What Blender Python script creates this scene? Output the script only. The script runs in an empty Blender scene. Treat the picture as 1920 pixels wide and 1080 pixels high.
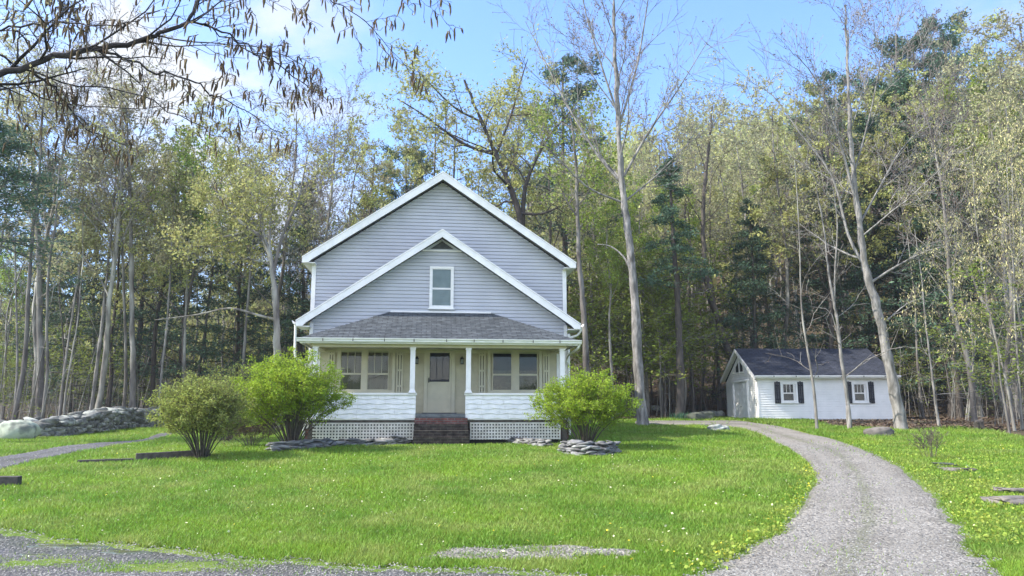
import bpy, math, random
import numpy as np
random.seed(7)
RNG = np.random.default_rng(11)
SC = bpy.context.scene
COL = SC.collection
R = math.radians

# ------------------------------------------------------------------ camera
PITCH = math.atan(228/1400); CP, SP = math.cos(PITCH), math.sin(PITCH); FPX = 1400.0; CZ = 1.6
cam = bpy.data.cameras.new('camera'); camo = bpy.data.objects.new('camera', cam); COL.objects.link(camo)
camo.location = (0, 0, CZ); camo.rotation_euler = (math.pi/2+PITCH, 0, 0)
cam.sensor_width = 36; cam.lens = 36*FPX/1920; cam.clip_start = .05; cam.clip_end = 2000
SC.camera = camo

# ------------------------------------------------------------------ terrain
def sst(a, b, x):
    t = np.clip((np.asarray(x, float)-a)/(b-a), 0, 1); return t*t*(3-2*t)
def ht(x, y):
    x = np.asarray(x, float); y = np.asarray(y, float)
    z = .55*sst(8.5, 22, y) - .10*np.exp(-((y-8.2)/1.3)**2)*sst(6, 1, x)
    z = z + np.maximum(0, y-23)*(.010+.018*sst(-6, 8, x))*sst(80, 40, y) + (y > 80)*0
    y0 = 49 - np.maximum(0, x-20)*.45
    d = np.maximum(0, y-y0); soft = d*d/(d+8)
    z = z + np.minimum(soft*.40*sst(-8, 8, x) + soft*.035+soft*.075*sst(0, -12, x), 62)
    z = z + .03*np.sin(x*.9+1.3)*np.sin(y*.7) + .15*np.sin(x*.31+y*.23)*sst(45, 55, y)
    return z
def hz(x, y): return float(ht(x, y))
def ray(px, py):
    u = (px-960)/FPX; v = (py-540)/FPX
    return (u, CP+v*SP, SP-v*CP)
def G(px, py):
    d = ray(px, py); t = np.linspace(4, 140, 8000)
    zz = CZ+d[2]*t-ht(d[0]*t, d[1]*t)
    k = np.argmax(zz < 0)
    if zz[k] >= 0: k = len(t)-1
    return (float(d[0]*t[k]), float(d[1]*t[k]))
def U(px, py, Y):
    d = ray(px, py); t = Y/d[1]
    return (d[0]*t, Y, CZ+d[2]*t)

# ------------------------------------------------------------------ materials
def _n(nt, t, **kw):
    n = nt.nodes.new(t)
    for k, v in kw.items(): setattr(n, k, v)
    return n
def mat(name, col, rough=.7, col2=None, scale=4, det=4, bump=0, bscale=None, spec=.3, island=0, objrand=0, trans=0,
        stretch=None, c3=None, s3=1.5, metal=0, low=.35, high=.65):
    m = bpy.data.materials.new(name); m.use_nodes = True; nt = m.node_tree; L = nt.links
    b = nt.nodes['Principled BSDF']; out = nt.nodes['Material Output']
    b.inputs['Roughness'].default_value = rough; b.inputs['Specular IOR Level'].default_value = spec
    b.inputs['Metallic'].default_value = metal
    tc = _n(nt, 'ShaderNodeTexCoord'); mp = _n(nt, 'ShaderNodeMapping'); L.new(tc.outputs['Object'], mp.inputs[0])
    if stretch: mp.inputs['Scale'].default_value = stretch
    rgb = _n(nt, 'ShaderNodeRGB'); rgb.outputs[0].default_value = (*col, 1); cur = rgb.outputs[0]
    def mix(fac, c):
        nonlocal cur
        mx = _n(nt, 'ShaderNodeMix', data_type='RGBA'); L.new(fac, mx.inputs[0]); L.new(cur, mx.inputs[6])
        mx.inputs[7].default_value = (*c, 1); cur = mx.outputs[2]
    def noise(sc, lo=low, hi=high, d=det):
        nz = _n(nt, 'ShaderNodeTexNoise'); nz.inputs['Scale'].default_value = sc; nz.inputs['Detail'].default_value = d
        L.new(mp.outputs[0], nz.inputs['Vector'])
        mr = _n(nt, 'ShaderNodeMapRange'); mr.inputs[1].default_value = lo; mr.inputs[2].default_value = hi
        L.new(nz.outputs[0], mr.inputs[0]); return mr.outputs[0], nz.outputs[0]
    if col2: mix(noise(scale)[0], col2)
    if c3: mix(noise(s3, .45, .7)[0], c3)
    def vary(src, amt):
        nonlocal cur
        mr = _n(nt, 'ShaderNodeMapRange'); mr.inputs[3].default_value = 1-amt; mr.inputs[4].default_value = 1+amt
        L.new(src, mr.inputs[0]); h = _n(nt, 'ShaderNodeHueSaturation'); L.new(mr.outputs[0], h.inputs['Value'])
        mr2 = _n(nt, 'ShaderNodeMapRange'); mr2.inputs[3].default_value = .5-.05*amt; mr2.inputs[4].default_value = .5+.05*amt
        L.new(src, mr2.inputs[0]); L.new(mr2.outputs[0], h.inputs['Hue'])
        L.new(cur, h.inputs['Color']); cur = h.outputs[0]
    if island: g = _n(nt, 'ShaderNodeNewGeometry'); vary(g.outputs['Random Per Island'], island)
    if objrand: g = _n(nt, 'ShaderNodeObjectInfo'); vary(g.outputs['Random'], objrand)
    L.new(cur, b.inputs['Base Color'])
    if bump:
        _, nz = noise(bscale or scale*3, d=6)
        bp = _n(nt, 'ShaderNodeBump'); bp.inputs['Strength'].default_value = bump; bp.inputs['Distance'].default_value = .02
        L.new(nz, bp.inputs['Height']); L.new(bp.outputs[0], b.inputs['Normal'])
    if trans:
        tr = _n(nt, 'ShaderNodeBsdfTranslucent'); L.new(cur, tr.inputs[0])
        ms = _n(nt, 'ShaderNodeMixShader'); ms.inputs[0].default_value = trans
        L.new(b.outputs[0], ms.inputs[1]); L.new(tr.outputs[0], ms.inputs[2]); L.new(ms.outputs[0], out.inputs[0])
    return m
M = {}
M['vinyl'] = mat('vinyl', (.47, .48, .515), .55, (.41, .42, .455), .9, bump=.05, bscale=60)
M['white'] = mat('white_paint', (.82, .80, .78), .5, (.72, .71, .68), 3)
M['shingle_white'] = mat('shingle_white', (.84, .83, .82), .6, (.72, .72, .71), 5, bump=.15, bscale=40)
M['cream'] = mat('cream_paint', (.54, .49, .34), .6, (.45, .41, .29), 2.5)
M['cream2'] = mat('cream_trim', (.62, .57, .42), .6, (.54, .50, .37), 3)
M['gutter'] = mat('gutter_paint', (.74, .74, .68), .45, (.60, .61, .53), 6, stretch=(.6, 1, 6))
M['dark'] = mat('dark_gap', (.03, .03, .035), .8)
M['lattice'] = mat('lattice', (.66, .64, .60), .7, (.50, .47, .42), 6)
M['gar_w'] = mat('garage_vinyl', (.84, .82, .79), .5, (.74, .73, .70), 1.5)
M['black'] = mat('black_paint', (.025, .027, .035), .5)
M['conc'] = mat('slate_slab', (.16, .17, .17), .8, (.10, .11, .11), 8)
M['stone'] = mat('field_stone', (.20, .20, .185), .9, (.11, .115, .11), 3, bump=.5, bscale=14, island=.55, c3=(.33, .34, .29), s3=5)
M['flag'] = mat('flag_stone', (.17, .165, .16), .9, (.08, .08, .08), 4, bump=.4, bscale=14, island=.5, c3=(.26, .26, .24), s3=4)
M['lichen'] = mat('lichen_rock', (.42, .46, .36), .9, (.26, .29, .23), 3, bump=.5, bscale=8, c3=(.13, .14, .12), s3=3)
M['redrock'] = mat('tan_rock', (.20, .175, .15), .9, (.10, .09, .08), 4, bump=.5, bscale=10)
M['darkrock'] = mat('dark_rock', (.05, .055, .05), .9, (.09, .10, .07), 3, bump=.5, bscale=8)
M['timber'] = mat('weathered_timber', (.10, .085, .075), .9, (.05, .045, .04), 8, bump=.4, stretch=(1, 1, 1))
M['bark'] = mat('bark', (.175, .158, .14), .9, (.095, .085, .076), 7, bump=.6, bscale=20, stretch=(1, 1, .25), objrand=.35, c3=(.33, .32, .28), s3=2)
M['barkdark'] = mat('bark_dark', (.11, .095, .08), .9, (.06, .05, .045), 7, bump=.6, bscale=20, stretch=(1, 1, .25), objrand=.25)
M['barkpale'] = mat('bark_pale', (.33, .31, .285), .9, (.17, .16, .145), 9, bump=.9, bscale=22, stretch=(1, 1, .3), c3=(.09, .085, .075), s3=5)
M['twig'] = mat('budding_twig', (.20, .165, .155), .9, (.14, .11, .10), 5)
M['birch'] = mat('birch_bark', (.07, .062, .06), .9, (.03, .027, .027), 12, bump=.5, bscale=30)
M['catkin'] = mat('catkin', (.16, .11, .055), .8, (.10, .07, .04), 20, island=.3, trans=.15)
M['catkin2'] = mat('pale_catkin', (.58, .50, .26), .8, (.46, .42, .19), 20, island=.3, trans=.3)
def leafm(n, c, c2, tr=.45, isl=.35, ob=.18): return mat(n, c, .6, c2, .5, 3, island=isl, objrand=ob, trans=tr, spec=.15)
M['l_oak'] = leafm('oak_leaf', (.43, .42, .15), (.32, .34, .12))
M['l_tan'] = leafm('tan_leaf', (.40, .37, .21), (.33, .33, .17))
M['l_green'] = leafm('spring_leaf', (.30, .38, .07), (.21, .28, .055))
M['l_bud'] = leafm('bud', (.24, .17, .14), (.17, .12, .10))
M['l_pine'] = leafm('pine_needle', (.10, .165, .095), (.06, .11, .07), .15)
M['l_sap'] = leafm('sapling_leaf', (.25, .30, .06), (.16, .21, .05))
M['l_bush'] = leafm('bush_leaf', (.34, .44, .045), (.20, .30, .035), .5, .25, 0)
M['l_bush2'] = leafm('dull_bush_leaf', (.34, .38, .09), (.23, .25, .08), .4, .35, 0)
M['l_brown'] = leafm('brown_leaf', (.15, .10, .07), (.10, .075, .06), .3, .35, 0)
M['l_hemstem'] = mat('bush_stem', (.13, .11, .085), .9, (.07, .06, .05), 10)
M['daff'] = mat('daffodil_leaf', (.07, .16, .09), .6, (.04, .10, .06), 5, island=.3, trans=.3)
M['yellow'] = mat('yellow_petal', (.75, .62, .05), .6, trans=.3, island=.2)
M['cream_petal'] = mat('cream_petal', (.75, .72, .45), .6, trans=.3, island=.2)
M['grass'] = mat('grass_blade', (.25, .37, .045), .5, (.15, .27, .035), .5, 8, island=.35, trans=.45, c3=(.31, .37, .09), s3=.9, spec=.25)
M['grass_y'] = mat('yellow_grass', (.36, .42, .06), .6, (.26, .34, .05), 1, island=.35, trans=.4)
M['litter'] = mat('leaf_litter', (.16, .105, .07), .9, (.09, .07, .05), 1, island=.5)
M['gravelst'] = mat('gravel_stone', (.23, .222, .205), .85, (.13, .127, .12), 9, island=.5)
M['blind'] = mat('window_blind', (.16, .14, .095), .8, (.11, .10, .07), 3, stretch=(6, 1, .4))
M['blind2'] = mat('upper_blind', (.27, .30, .28), .8, (.22, .25, .235), 3)
M['curtain'] = mat('lace_curtain', (.10, .09, .065), .8, (.045, .04, .035), 22, c3=(.18, .155, .11), s3=30)
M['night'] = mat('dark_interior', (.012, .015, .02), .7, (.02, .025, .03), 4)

def glass():
    m = bpy.data.materials.new('window_glass'); m.use_nodes = True; nt = m.node_tree; L = nt.links
    nt.nodes.remove(nt.nodes['Principled BSDF']); out = nt.nodes['Material Output']
    t = _n(nt, 'ShaderNodeBsdfTransparent'); t.inputs[0].default_value = (.85, .9, .9, 1)
    g = _n(nt, 'ShaderNodeBsdfGlossy'); g.inputs['Roughness'].default_value = .03
    fr = _n(nt, 'ShaderNodeLayerWeight'); fr.inputs[0].default_value = .35
    mr = _n(nt, 'ShaderNodeMapRange'); mr.inputs[3].default_value = .02; mr.inputs[4].default_value = .5
    L.new(fr.outputs[0], mr.inputs[0])
    s = _n(nt, 'ShaderNodeMixShader'); L.new(mr.outputs[0], s.inputs[0]); L.new(t.outputs[0], s.inputs[1]); L.new(g.outputs[0], s.inputs[2])
    L.new(s.outputs[0], out.inputs[0]); return m
M['glass'] = glass()

def brickmat(name, c1, c2, mortar, bw, rh, ms, axes, noise=.5, rough=.85):
    """brick texture on (x, z*k) of the object's own coordinates"""
    m = bpy.data.materials.new(name); m.use_nodes = True; nt = m.node_tree; L = nt.links; b = nt.nodes['Principled BSDF']
    b.inputs['Roughness'].default_value = rough; b.inputs['Specular IOR Level'].default_value = .2
    tc = _n(nt, 'ShaderNodeTexCoord'); sp = _n(nt, 'ShaderNodeSeparateXYZ'); L.new(tc.outputs['Object'], sp.inputs[0])
    cb = _n(nt, 'ShaderNodeCombineXYZ')
    L.new(sp.outputs[axes[0]], cb.inputs[0]); mu = _n(nt, 'ShaderNodeMath', operation='MULTIPLY'); mu.inputs[1].default_value = axes[2]
    L.new(sp.outputs[axes[1]], mu.inputs[0]); L.new(mu.outputs[0], cb.inputs[1])
    br = _n(nt, 'ShaderNodeTexBrick'); L.new(cb.outputs[0], br.inputs[0])
    br.inputs['Color1'].default_value = (*c1, 1); br.inputs['Color2'].default_value = (*c2, 1); br.inputs['Mortar'].default_value = (*mortar, 1)
    br.inputs['Scale'].default_value = 1; br.inputs['Mortar Size'].default_value = ms; br.inputs['Brick Width'].default_value = bw; br.inputs['Row Height'].default_value = rh
    nz = _n(nt, 'ShaderNodeTexNoise'); nz.inputs['Scale'].default_value = 6; nz.inputs['Detail'].default_value = 6; L.new(tc.outputs['Object'], nz.inputs[0])
    mr = _n(nt, 'ShaderNodeMapRange'); mr.inputs[1].default_value = .3; mr.inputs[2].default_value = .7; mr.inputs[3].default_value = 1-noise; mr.inputs[4].default_value = 1+noise
    L.new(nz.outputs[0], mr.inputs[0]); h = _n(nt, 'ShaderNodeHueSaturation'); L.new(mr.outputs[0], h.inputs['Value']); L.new(br.outputs[0], h.inputs['Color'])
    L.new(h.outputs[0], b.inputs['Base Color'])
    bp = _n(nt, 'ShaderNodeBump'); bp.inputs['Strength'].default_value = .5; bp.inputs['Distance'].default_value = .01; bp.invert = True
    L.new(br.outputs['Fac'], bp.inputs['Height']); L.new(bp.outputs[0], b.inputs['Normal'])
    return m
M['roof'] = brickmat('porch_shingles', (.092, .102, .108), (.060, .068, .073), (.03, .03, .035), .32, .14, .010, (0, 2, 2.3), .35)
M['roof_side'] = brickmat('roof_shingles', (.11, .11, .125), (.08, .08, .09), (.03, .03, .035), .32, .14, .008, (1, 2, 1.8), .3)
M['roof_gar'] = brickmat('garage_shingles', (.050, .055, .072), (.033, .037, .050), (.014, .015, .02), .32, .145, .012, (0, 2, 1.95), .3)
M['brick'] = brickmat('brick_red', (.20, .075, .06), (.12, .05, .045), (.14, .12, .11), .215, .075, .012, (0, 2, 1), .4)
M['brickd'] = brickmat('brick_dark', (.045, .034, .03), (.025, .022, .02), (.055, .05, .042), .215, .075, .010, (0, 2, 1), .6)  # much darker brick, used on the lower steps

def groundmat():
    m = bpy.data.materials.new('lawn_and_forest_floor'); m.use_nodes = True; nt = m.node_tree; L = nt.links; b = nt.nodes['Principled BSDF']
    b.inputs['Roughness'].default_value = .95; b.inputs['Specular IOR Level'].default_value = .1
    tc = _n(nt, 'ShaderNodeTexCoord')
    def nz(s, lo, hi, d=6):
        n = _n(nt, 'ShaderNodeTexNoise'); n.inputs['Scale'].default_value = s; n.inputs['Detail'].default_value = d; L.new(tc.outputs['Object'], n.inputs[0])
        r = _n(nt, 'ShaderNodeMapRange'); r.inputs[1].default_value = lo; r.inputs[2].default_value = hi; L.new(n.outputs[0], r.inputs[0]); return r.outputs[0]
    def mix(f, a, c):
        x = _n(nt, 'ShaderNodeMix', data_type='RGBA'); L.new(f, x.inputs[0])
        for i, q in ((6, a), (7, c)):
            if isinstance(q, tuple): x.inputs[i].default_value = (*q, 1)
            else: L.new(q, x.inputs[i])
        return x.outputs[2]
    g = mix(nz(1.2, .35, .65), (.10, .15, .03), (.13, .19, .035)); g = mix(nz(.35, .5, .7), g, (.22, .26, .06)); g = mix(nz(14, .45, .75), g, (.06, .09, .02))
    f = mix(nz(3, .35, .65), (.10, .075, .05), (.05, .045, .03)); f = mix(nz(.4, .5, .68), f, (.05, .065, .03)); f = mix(nz(18, .45, .7), f, (.14, .095, .06))
    at = _n(nt, 'ShaderNodeAttribute'); at.attribute_name = 'forest'
    w = _n(nt, 'ShaderNodeMath', operation='ADD'); L.new(at.outputs['Fac'], w.inputs[0]); L.new(nz(1.5, .1, .9), w.inputs[1])
    r = _n(nt, 'ShaderNodeMapRange'); r.inputs[1].default_value = .8; r.inputs[2].default_value = 1.1; L.new(w.outputs[0], r.inputs[0])
    L.new(mix(r.outputs[0], g, f), b.inputs['Base Color'])
    bp = _n(nt, 'ShaderNodeBump'); bp.inputs['Strength'].default_value = .6; bp.inputs['Distance'].default_value = .04
    L.new(nz(12, 0, 1), bp.inputs['Height']); L.new(bp.outputs[0], b.inputs['Normal'])
    return m
M['ground'] = groundmat()
def gravelmat(name, a, c, dirt, track, weed):
    m = bpy.data.materials.new(name); m.use_nodes = True; nt = m.node_tree; L = nt.links; b = nt.nodes['Principled BSDF']
    b.inputs['Roughness'].default_value = .9; b.inputs['Specular IOR Level'].default_value = .15
    tc = _n(nt, 'ShaderNodeTexCoord'); vo = _n(nt, 'ShaderNodeTexVoronoi'); vo.inputs['Scale'].default_value = 26; L.new(tc.outputs['Object'], vo.inputs[0])
    sp = _n(nt, 'ShaderNodeSeparateColor'); L.new(vo.outputs['Color'], sp.inputs[0])
    x = _n(nt, 'ShaderNodeMix', data_type='RGBA'); L.new(sp.outputs[0], x.inputs[0]); x.inputs[6].default_value = (*a, 1); x.inputs[7].default_value = (*c, 1)
    n = _n(nt, 'ShaderNodeTexNoise'); n.inputs['Scale'].default_value = .8; n.inputs['Detail'].default_value = 8; L.new(tc.outputs['Object'], n.inputs[0])
    r = _n(nt, 'ShaderNodeMapRange'); r.inputs[1].default_value = .45; r.inputs[2].default_value = .7; r.inputs[4].default_value = .8; L.new(n.outputs[0], r.inputs[0])
    y = _n(nt, 'ShaderNodeMix', data_type='RGBA'); L.new(r.outputs[0], y.inputs[0]); L.new(x.outputs[2], y.inputs[6]); y.inputs[7].default_value = (*dirt, 1)
    at = _n(nt, 'ShaderNodeAttribute'); at.attribute_name = 'across'      # compacted wheel tracks, weedier crown and edges
    def band(c, w_):
        q = _n(nt, 'ShaderNodeMath', operation='SUBTRACT'); L.new(at.outputs['Fac'], q.inputs[0]); q.inputs[1].default_value = c
        a_ = _n(nt, 'ShaderNodeMath', operation='ABSOLUTE'); L.new(q.outputs[0], a_.inputs[0])
        n2 = _n(nt, 'ShaderNodeTexNoise'); n2.inputs['Scale'].default_value = 2.5; n2.inputs['Detail'].default_value = 5; L.new(tc.outputs['Object'], n2.inputs[0])
        m2 = _n(nt, 'ShaderNodeMath', operation='MULTIPLY_ADD'); L.new(n2.outputs[0], m2.inputs[0]); m2.inputs[1].default_value = .16; L.new(a_.outputs[0], m2.inputs[2])
        r_ = _n(nt, 'ShaderNodeMapRange', interpolation_type='SMOOTHSTEP'); r_.inputs[1].default_value = w_+.12; r_.inputs[2].default_value = .05; L.new(m2.outputs[0], r_.inputs[0]); return r_.outputs[0]
    cur = y.outputs[2]
    for c, w_, colr, amt in ((.27, .10, track, .6), (.73, .10, track, .6), (.5, .05, weed, .55), (0., .06, weed, .9), (1., .06, weed, .9)):
        f_ = _n(nt, 'ShaderNodeMath', operation='MULTIPLY'); L.new(band(c, w_), f_.inputs[0]); f_.inputs[1].default_value = amt
        z_ = _n(nt, 'ShaderNodeMix', data_type='RGBA'); L.new(f_.outputs[0], z_.inputs[0]); L.new(cur, z_.inputs[6]); z_.inputs[7].default_value = (*colr, 1); cur = z_.outputs[2]
    L.new(cur, b.inputs['Base Color'])
    bp = _n(nt, 'ShaderNodeBump'); bp.inputs['Strength'].default_value = .9; bp.inputs['Distance'].default_value = .025; bp.invert = True
    L.new(vo.outputs['Distance'], bp.inputs['Height']); L.new(bp.outputs[0], b.inputs['Normal'])
    return m
M['gravel'] = gravelmat('pale_gravel', (.115, .105, .09), (.33, .305, .265), (.165, .15, .125), (.26, .242, .21), (.12, .13, .07))
M['gravel_d'] = gravelmat('dark_gravel', (.075, .075, .08), (.16, .155, .16), (.075, .07, .065), (.12, .12, .12), (.06, .07, .04))
M['puddle'] = mat('puddle_water', (.10, .11, .06), .03, (.07, .08, .05), 3, spec=.8)

# ------------------------------------------------------------------ mesh helpers
def link(name, me, mats, parent=None):
    o = bpy.data.objects.new(name, me); COL.objects.link(o)
    for m in (mats if isinstance(mats, (list, tuple)) else [mats]): me.materials.append(m)
    if parent: o.parent = parent
    return o
def arrmesh(name, V, quads=None, tris=None, smooth=False):
    V = np.asarray(V, np.float32).reshape(-1, 3); me = bpy.data.meshes.new(name)
    me.vertices.add(len(V)); me.vertices.foreach_set('co', V.ravel())
    idx = []; tot = []
    if quads is not None and len(quads): idx.append(np.asarray(quads, np.int32).ravel()); tot.append(np.full(len(quads), 4, np.int32))
    if tris is not None and len(tris): idx.append(np.asarray(tris, np.int32).ravel()); tot.append(np.full(len(tris), 3, np.int32))
    idx = np.concatenate(idx); tot = np.concatenate(tot); st = np.concatenate([[0], np.cumsum(tot)[:-1]]).astype(np.int32)
    me.loops.add(len(idx)); me.loops.foreach_set('vertex_index', idx)
    me.polygons.add(len(tot)); me.polygons.foreach_set('loop_start', st); me.polygons.foreach_set('loop_total', tot)
    if smooth: me.polygons.foreach_set('use_smooth', np.ones(len(tot), bool))
    me.update(calc_edges=True); me.validate(); return me
class MB:
    def __init__(s): s.v = []; s.f = []
    def add(s, vs, fs):
        b = len(s.v); s.v += [tuple(v) for v in vs]; s.f += [tuple(i+b for i in f) for f in fs]; return s
    def box(s, x0, x1, y0, y1, z0, z1):
        return s.add([(x0,y0,z0),(x1,y0,z0),(x1,y1,z0),(x0,y1,z0),(x0,y0,z1),(x1,y0,z1),(x1,y1,z1),(x0,y1,z1)],
                     [(0,3,2,1),(4,5,6,7),(0,1,5,4),(1,2,6,5),(2,3,7,6),(3,0,4,7)])
    def prism(s, poly, y0, y1):      # polygon in (x,z), extruded along y
        n = len(poly); s.add([(x, y0, z) for x, z in poly]+[(x, y1, z) for x, z in poly],
            [tuple(range(n)), tuple(range(2*n-1, n-1, -1))]+[(i, i+n, (i+1) % n+n, (i+1) % n) for i in range(n)]); return s
    def prismx(s, poly, x0, x1):     # polygon in (y,z), extruded along x
        n = len(poly); s.add([(x0, y, z) for y, z in poly]+[(x1, y, z) for y, z in poly],
            [tuple(range(n-1, -1, -1)), tuple(range(n, 2*n))]+[(i, (i+1) % n, (i+1) % n+n, i+n) for i in range(n)]); return s
    def quad(s, a, b, c, d): return s.add([a, b, c, d], [(0, 1, 2, 3)])
    def tube(s, pts, r, n=8):
        V, Q, T = tube(np.array(pts, float), np.full(len(pts), r), n); return s.add(V.tolist(), Q.tolist())
    def build(s, name, m, parent=None, bevel=0, smooth=False):
        me = bpy.data.meshes.new(name); me.from_pydata(s.v, [], s.f); me.update()
        if smooth: me.polygons.foreach_set('use_smooth', [True]*len(me.polygons))
        o = link(name, me, M[m] if isinstance(m, str) else m, parent)
        if bevel:
            b = o.modifiers.new('bevel', 'BEVEL'); b.width = bevel; b.segments = 2; b.limit_method = 'ANGLE'
        return o
def tube(P, Rd, n):
    k = len(P); t = np.gradient(P, axis=0); t /= np.linalg.norm(t, axis=1, keepdims=True)+1e-9
    ref = np.array([.31, .95, .05]) if abs(t[0][1]) < .8 else np.array([1., .1, 0])
    a = np.cross(t, ref); a /= np.linalg.norm(a, axis=1, keepdims=True)+1e-9; b = np.cross(t, a)
    an = np.arange(n)*2*math.pi/n
    V = P[:, None, :]+Rd[:, None, None]*(a[:, None, :]*np.cos(an)[None, :, None]+b[:, None, :]*np.sin(an)[None, :, None])
    i = np.arange(k-1)[:, None]*n; j = np.arange(n)[None, :]; j2 = (j+1) % n
    Q = np.stack([i+j, i+n+j, i+n+j2, i+j2], -1).reshape(-1, 4)
    return V.reshape(-1, 3), Q, None
def tag(o, label=None, cat=None, group=None, kind=None):
    if label: o['label'] = label
    if cat: o['category'] = cat
    if group: o['group'] = group
    if kind: o['kind'] = kind
    return o
def empty(name, loc, rz=0, **kw):
    o = bpy.data.objects.new(name, None); COL.objects.link(o); o.location = loc; o.rotation_euler = (0, 0, rz); o.empty_display_size = .3
    return tag(o, **kw)
def catmull(pts, n=8):
    P = [np.array(p, float) for p in pts]; P = [2*P[0]-P[1]]+P+[2*P[-1]-P[-2]]; out = []
    for i in range(1, len(P)-2):
        for k in range(n):
            t = k/n; a, b, c, d = P[i-1], P[i], P[i+1], P[i+2]
            out.append(.5*((2*b)+(-a+c)*t+(2*a-5*b+4*c-d)*t*t+(-a+3*b-3*c+d)*t**3))
    out.append(P[-2]); return np.array(out)

# ------------------------------------------------------------------ ground sheet
BND_PX = [(-300, 818), (0, 815), (250, 800), (420, 793), (900, 790), (1240, 786), (1350, 779), (1500, 785), (1560, 800), (1690, 808), (1790, 803), (1860, 808), (1920, 822), (2100, 840)]
_b = [G(*p) for p in BND_PX]; BU = [x/y for x, y in _b]; BY = [y for x, y in _b]
def forest(x, y):   # signed metres past the wood's edge
    y = np.asarray(y, float); return y-np.interp(np.asarray(x, float)/np.maximum(y, 1), BU, BY)
def axis_lines(lo, hi, c0, c1, s, grow):
    a = list(np.arange(c0, c1+s, s)); st = s
    while a[-1] < hi: st *= grow; a.append(a[-1]+st)
    st = s
    while a[0] > lo: st *= grow; a.insert(0, a[0]-st)
    return np.array(a)
xs = axis_lines(-420, 420, -17, 20, .33, 1.07); ys = axis_lines(-60, 600, 6, 42, .33, 1.06)
X, Y = np.meshgrid(xs, ys); Z = ht(X, Y); nx, ny = len(xs), len(ys)
i = (np.arange(ny-1)[:, None]*nx+np.arange(nx-1)[None, :]).ravel()
me = arrmesh('ground', np.stack([X, Y, Z], -1).reshape(-1, 3), np.stack([i, i+1, i+nx+1, i+nx], -1), smooth=True)
fa = me.attributes.new('forest', 'FLOAT', 'POINT'); fa.data.foreach_set('value', np.clip(forest(X, Y).ravel()/2+.3, 0, 1).astype(np.float32))
tag(link('ground', me, M['ground']), 'green lawn turning into brown forest floor', kind='structure')

STRIPS = []
def strip(name, left, right, m, label, off=.025, n=10, across=14, world=False, wob=.12):
    A = catmull([p if world else G(*p) for p in left], n); B = catmull([p if world else G(*p) for p in right], n)
    k = len(A); s = np.linspace(0, 1, across+1)[None, :, None]
    ea = np.cumsum(RNG.normal(0, 1, k)); w = wob*np.sin(ea*.7)[:, None]; w2 = wob*np.cos(ea*.9+1)[:, None]
    D = (B-A)/np.linalg.norm(B-A, axis=1, keepdims=True); A2 = A+D*w; B2 = B+D*w2
    P = A2[:, None, :]*(1-s)+B2[:, None, :]*s
    x, y = P[..., 0], P[..., 1]; e = np.minimum(s[..., 0], 1-s[..., 0]); z = ht(x, y)+np.where(e < 1e-6, -.02, off)
    ii = (np.arange(k-1)[:, None]*(across+1)+np.arange(across)[None, :]).ravel(); w_ = across+1
    me = arrmesh(name, np.stack([x, y, z], -1).reshape(-1, 3), np.stack([ii, ii+1, ii+w_+1, ii+w_], -1), smooth=True)
    at = me.attributes.new('across', 'FLOAT', 'POINT'); at.data.foreach_set('value', np.broadcast_to(s[..., 0], x.shape).ravel().astype(np.float32))
    o = tag(link(name, me, M[m]), label, kind='structure'); STRIPS.append((A2, B2)); return o
strip('driveway', [(1180, 1110), (1290, 1079), (1390, 1040), (1455, 1000), (1502, 950), (1525, 900), (1512, 870), (1482, 845), (1440, 822), (1395, 806), (1340, 800), (1240, 797), (1190, 797)],
      [(1990, 1130), (1895, 1080), (1835, 1030), (1783, 960), (1722, 900), (1650, 855), (1562, 822), (1485, 804), (1425, 794), (1390, 789), (1350, 788), (1240, 789), (1190, 790)],
      'gravel', 'pale gravel driveway curving up to the white garage', n=16)
strip('side_driveway', [(-60, 868), (0, 858), (90, 842), (170, 832), (230, 828), (268, 824), (310, 812)],
      [(-60, 898), (0, 881), (90, 860), (170, 845), (230, 835), (275, 829), (330, 814)], 'gravel_d', 'grey gravel track running left of the house')
# front road: far edge from the photograph, near edge passes under the viewer
fe = [(-200, 960), (0, 993), (120, 1008), (260, 1026), (400, 1040), (560, 1050), (720, 1062), (900, 1070), (1060, 1078), (1250, 1084), (1400, 1090), (1700, 1110), (2200, 1140)]
few = [G(*p) for p in fe]; nr = [(x*.9, -3.0) for x, y in few]
strip('road', few, nr, 'gravel_d', 'dark worn gravel road across the foreground', off=.021, world=True, n=10, across=30)
def blob_sheet(name, cx, cy, rx, ry, m, label, off, seed, kind='structure'):
    r = np.random.default_rng(seed); n = 48; rings = 6; an = np.arange(n)*2*math.pi/n
    rad = 1+.22*np.sin(an*2+r.random()*6)+.2*np.sin(an*5+r.random()*6)+.13*np.sin(an*9+r.random()*6)+.08*np.sin(an*17)
    V = [(cx, cy, hz(cx, cy)+off)]; T = []; Q = []
    for k in range(1, rings+1):
        for j in range(n):
            x = cx+math.cos(an[j])*rx*rad[j]*k/rings; y = cy+math.sin(an[j])*ry*rad[j]*k/rings
            V.append((x, y, hz(x, y)+(off if k < rings else -.01)))
    for j in range(n): T.append((0, 1+j, 1+(j+1) % n))
    for k in range(rings-1):
        for j in range(n):
            a = 1+k*n; Q.append((a+j, a+n+j, a+n+(j+1) % n, a+(j+1) % n))
    me = arrmesh(name, V, Q, T, True); at = me.attributes.new('across', 'FLOAT', 'POINT'); at.data.foreach_set('value', np.full(len(V), .39, np.float32))
    return tag(link(name, me, M[m]), label, kind=kind)
gx, gy = G(990, 1038); blob_sheet('gravel_patch', gx, gy, 1.15, .28, 'gravel', 'bare gravel patch in the front edge of the lawn', .022, 3)
PATCH = (gx, gy, 1.3, .33)
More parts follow.
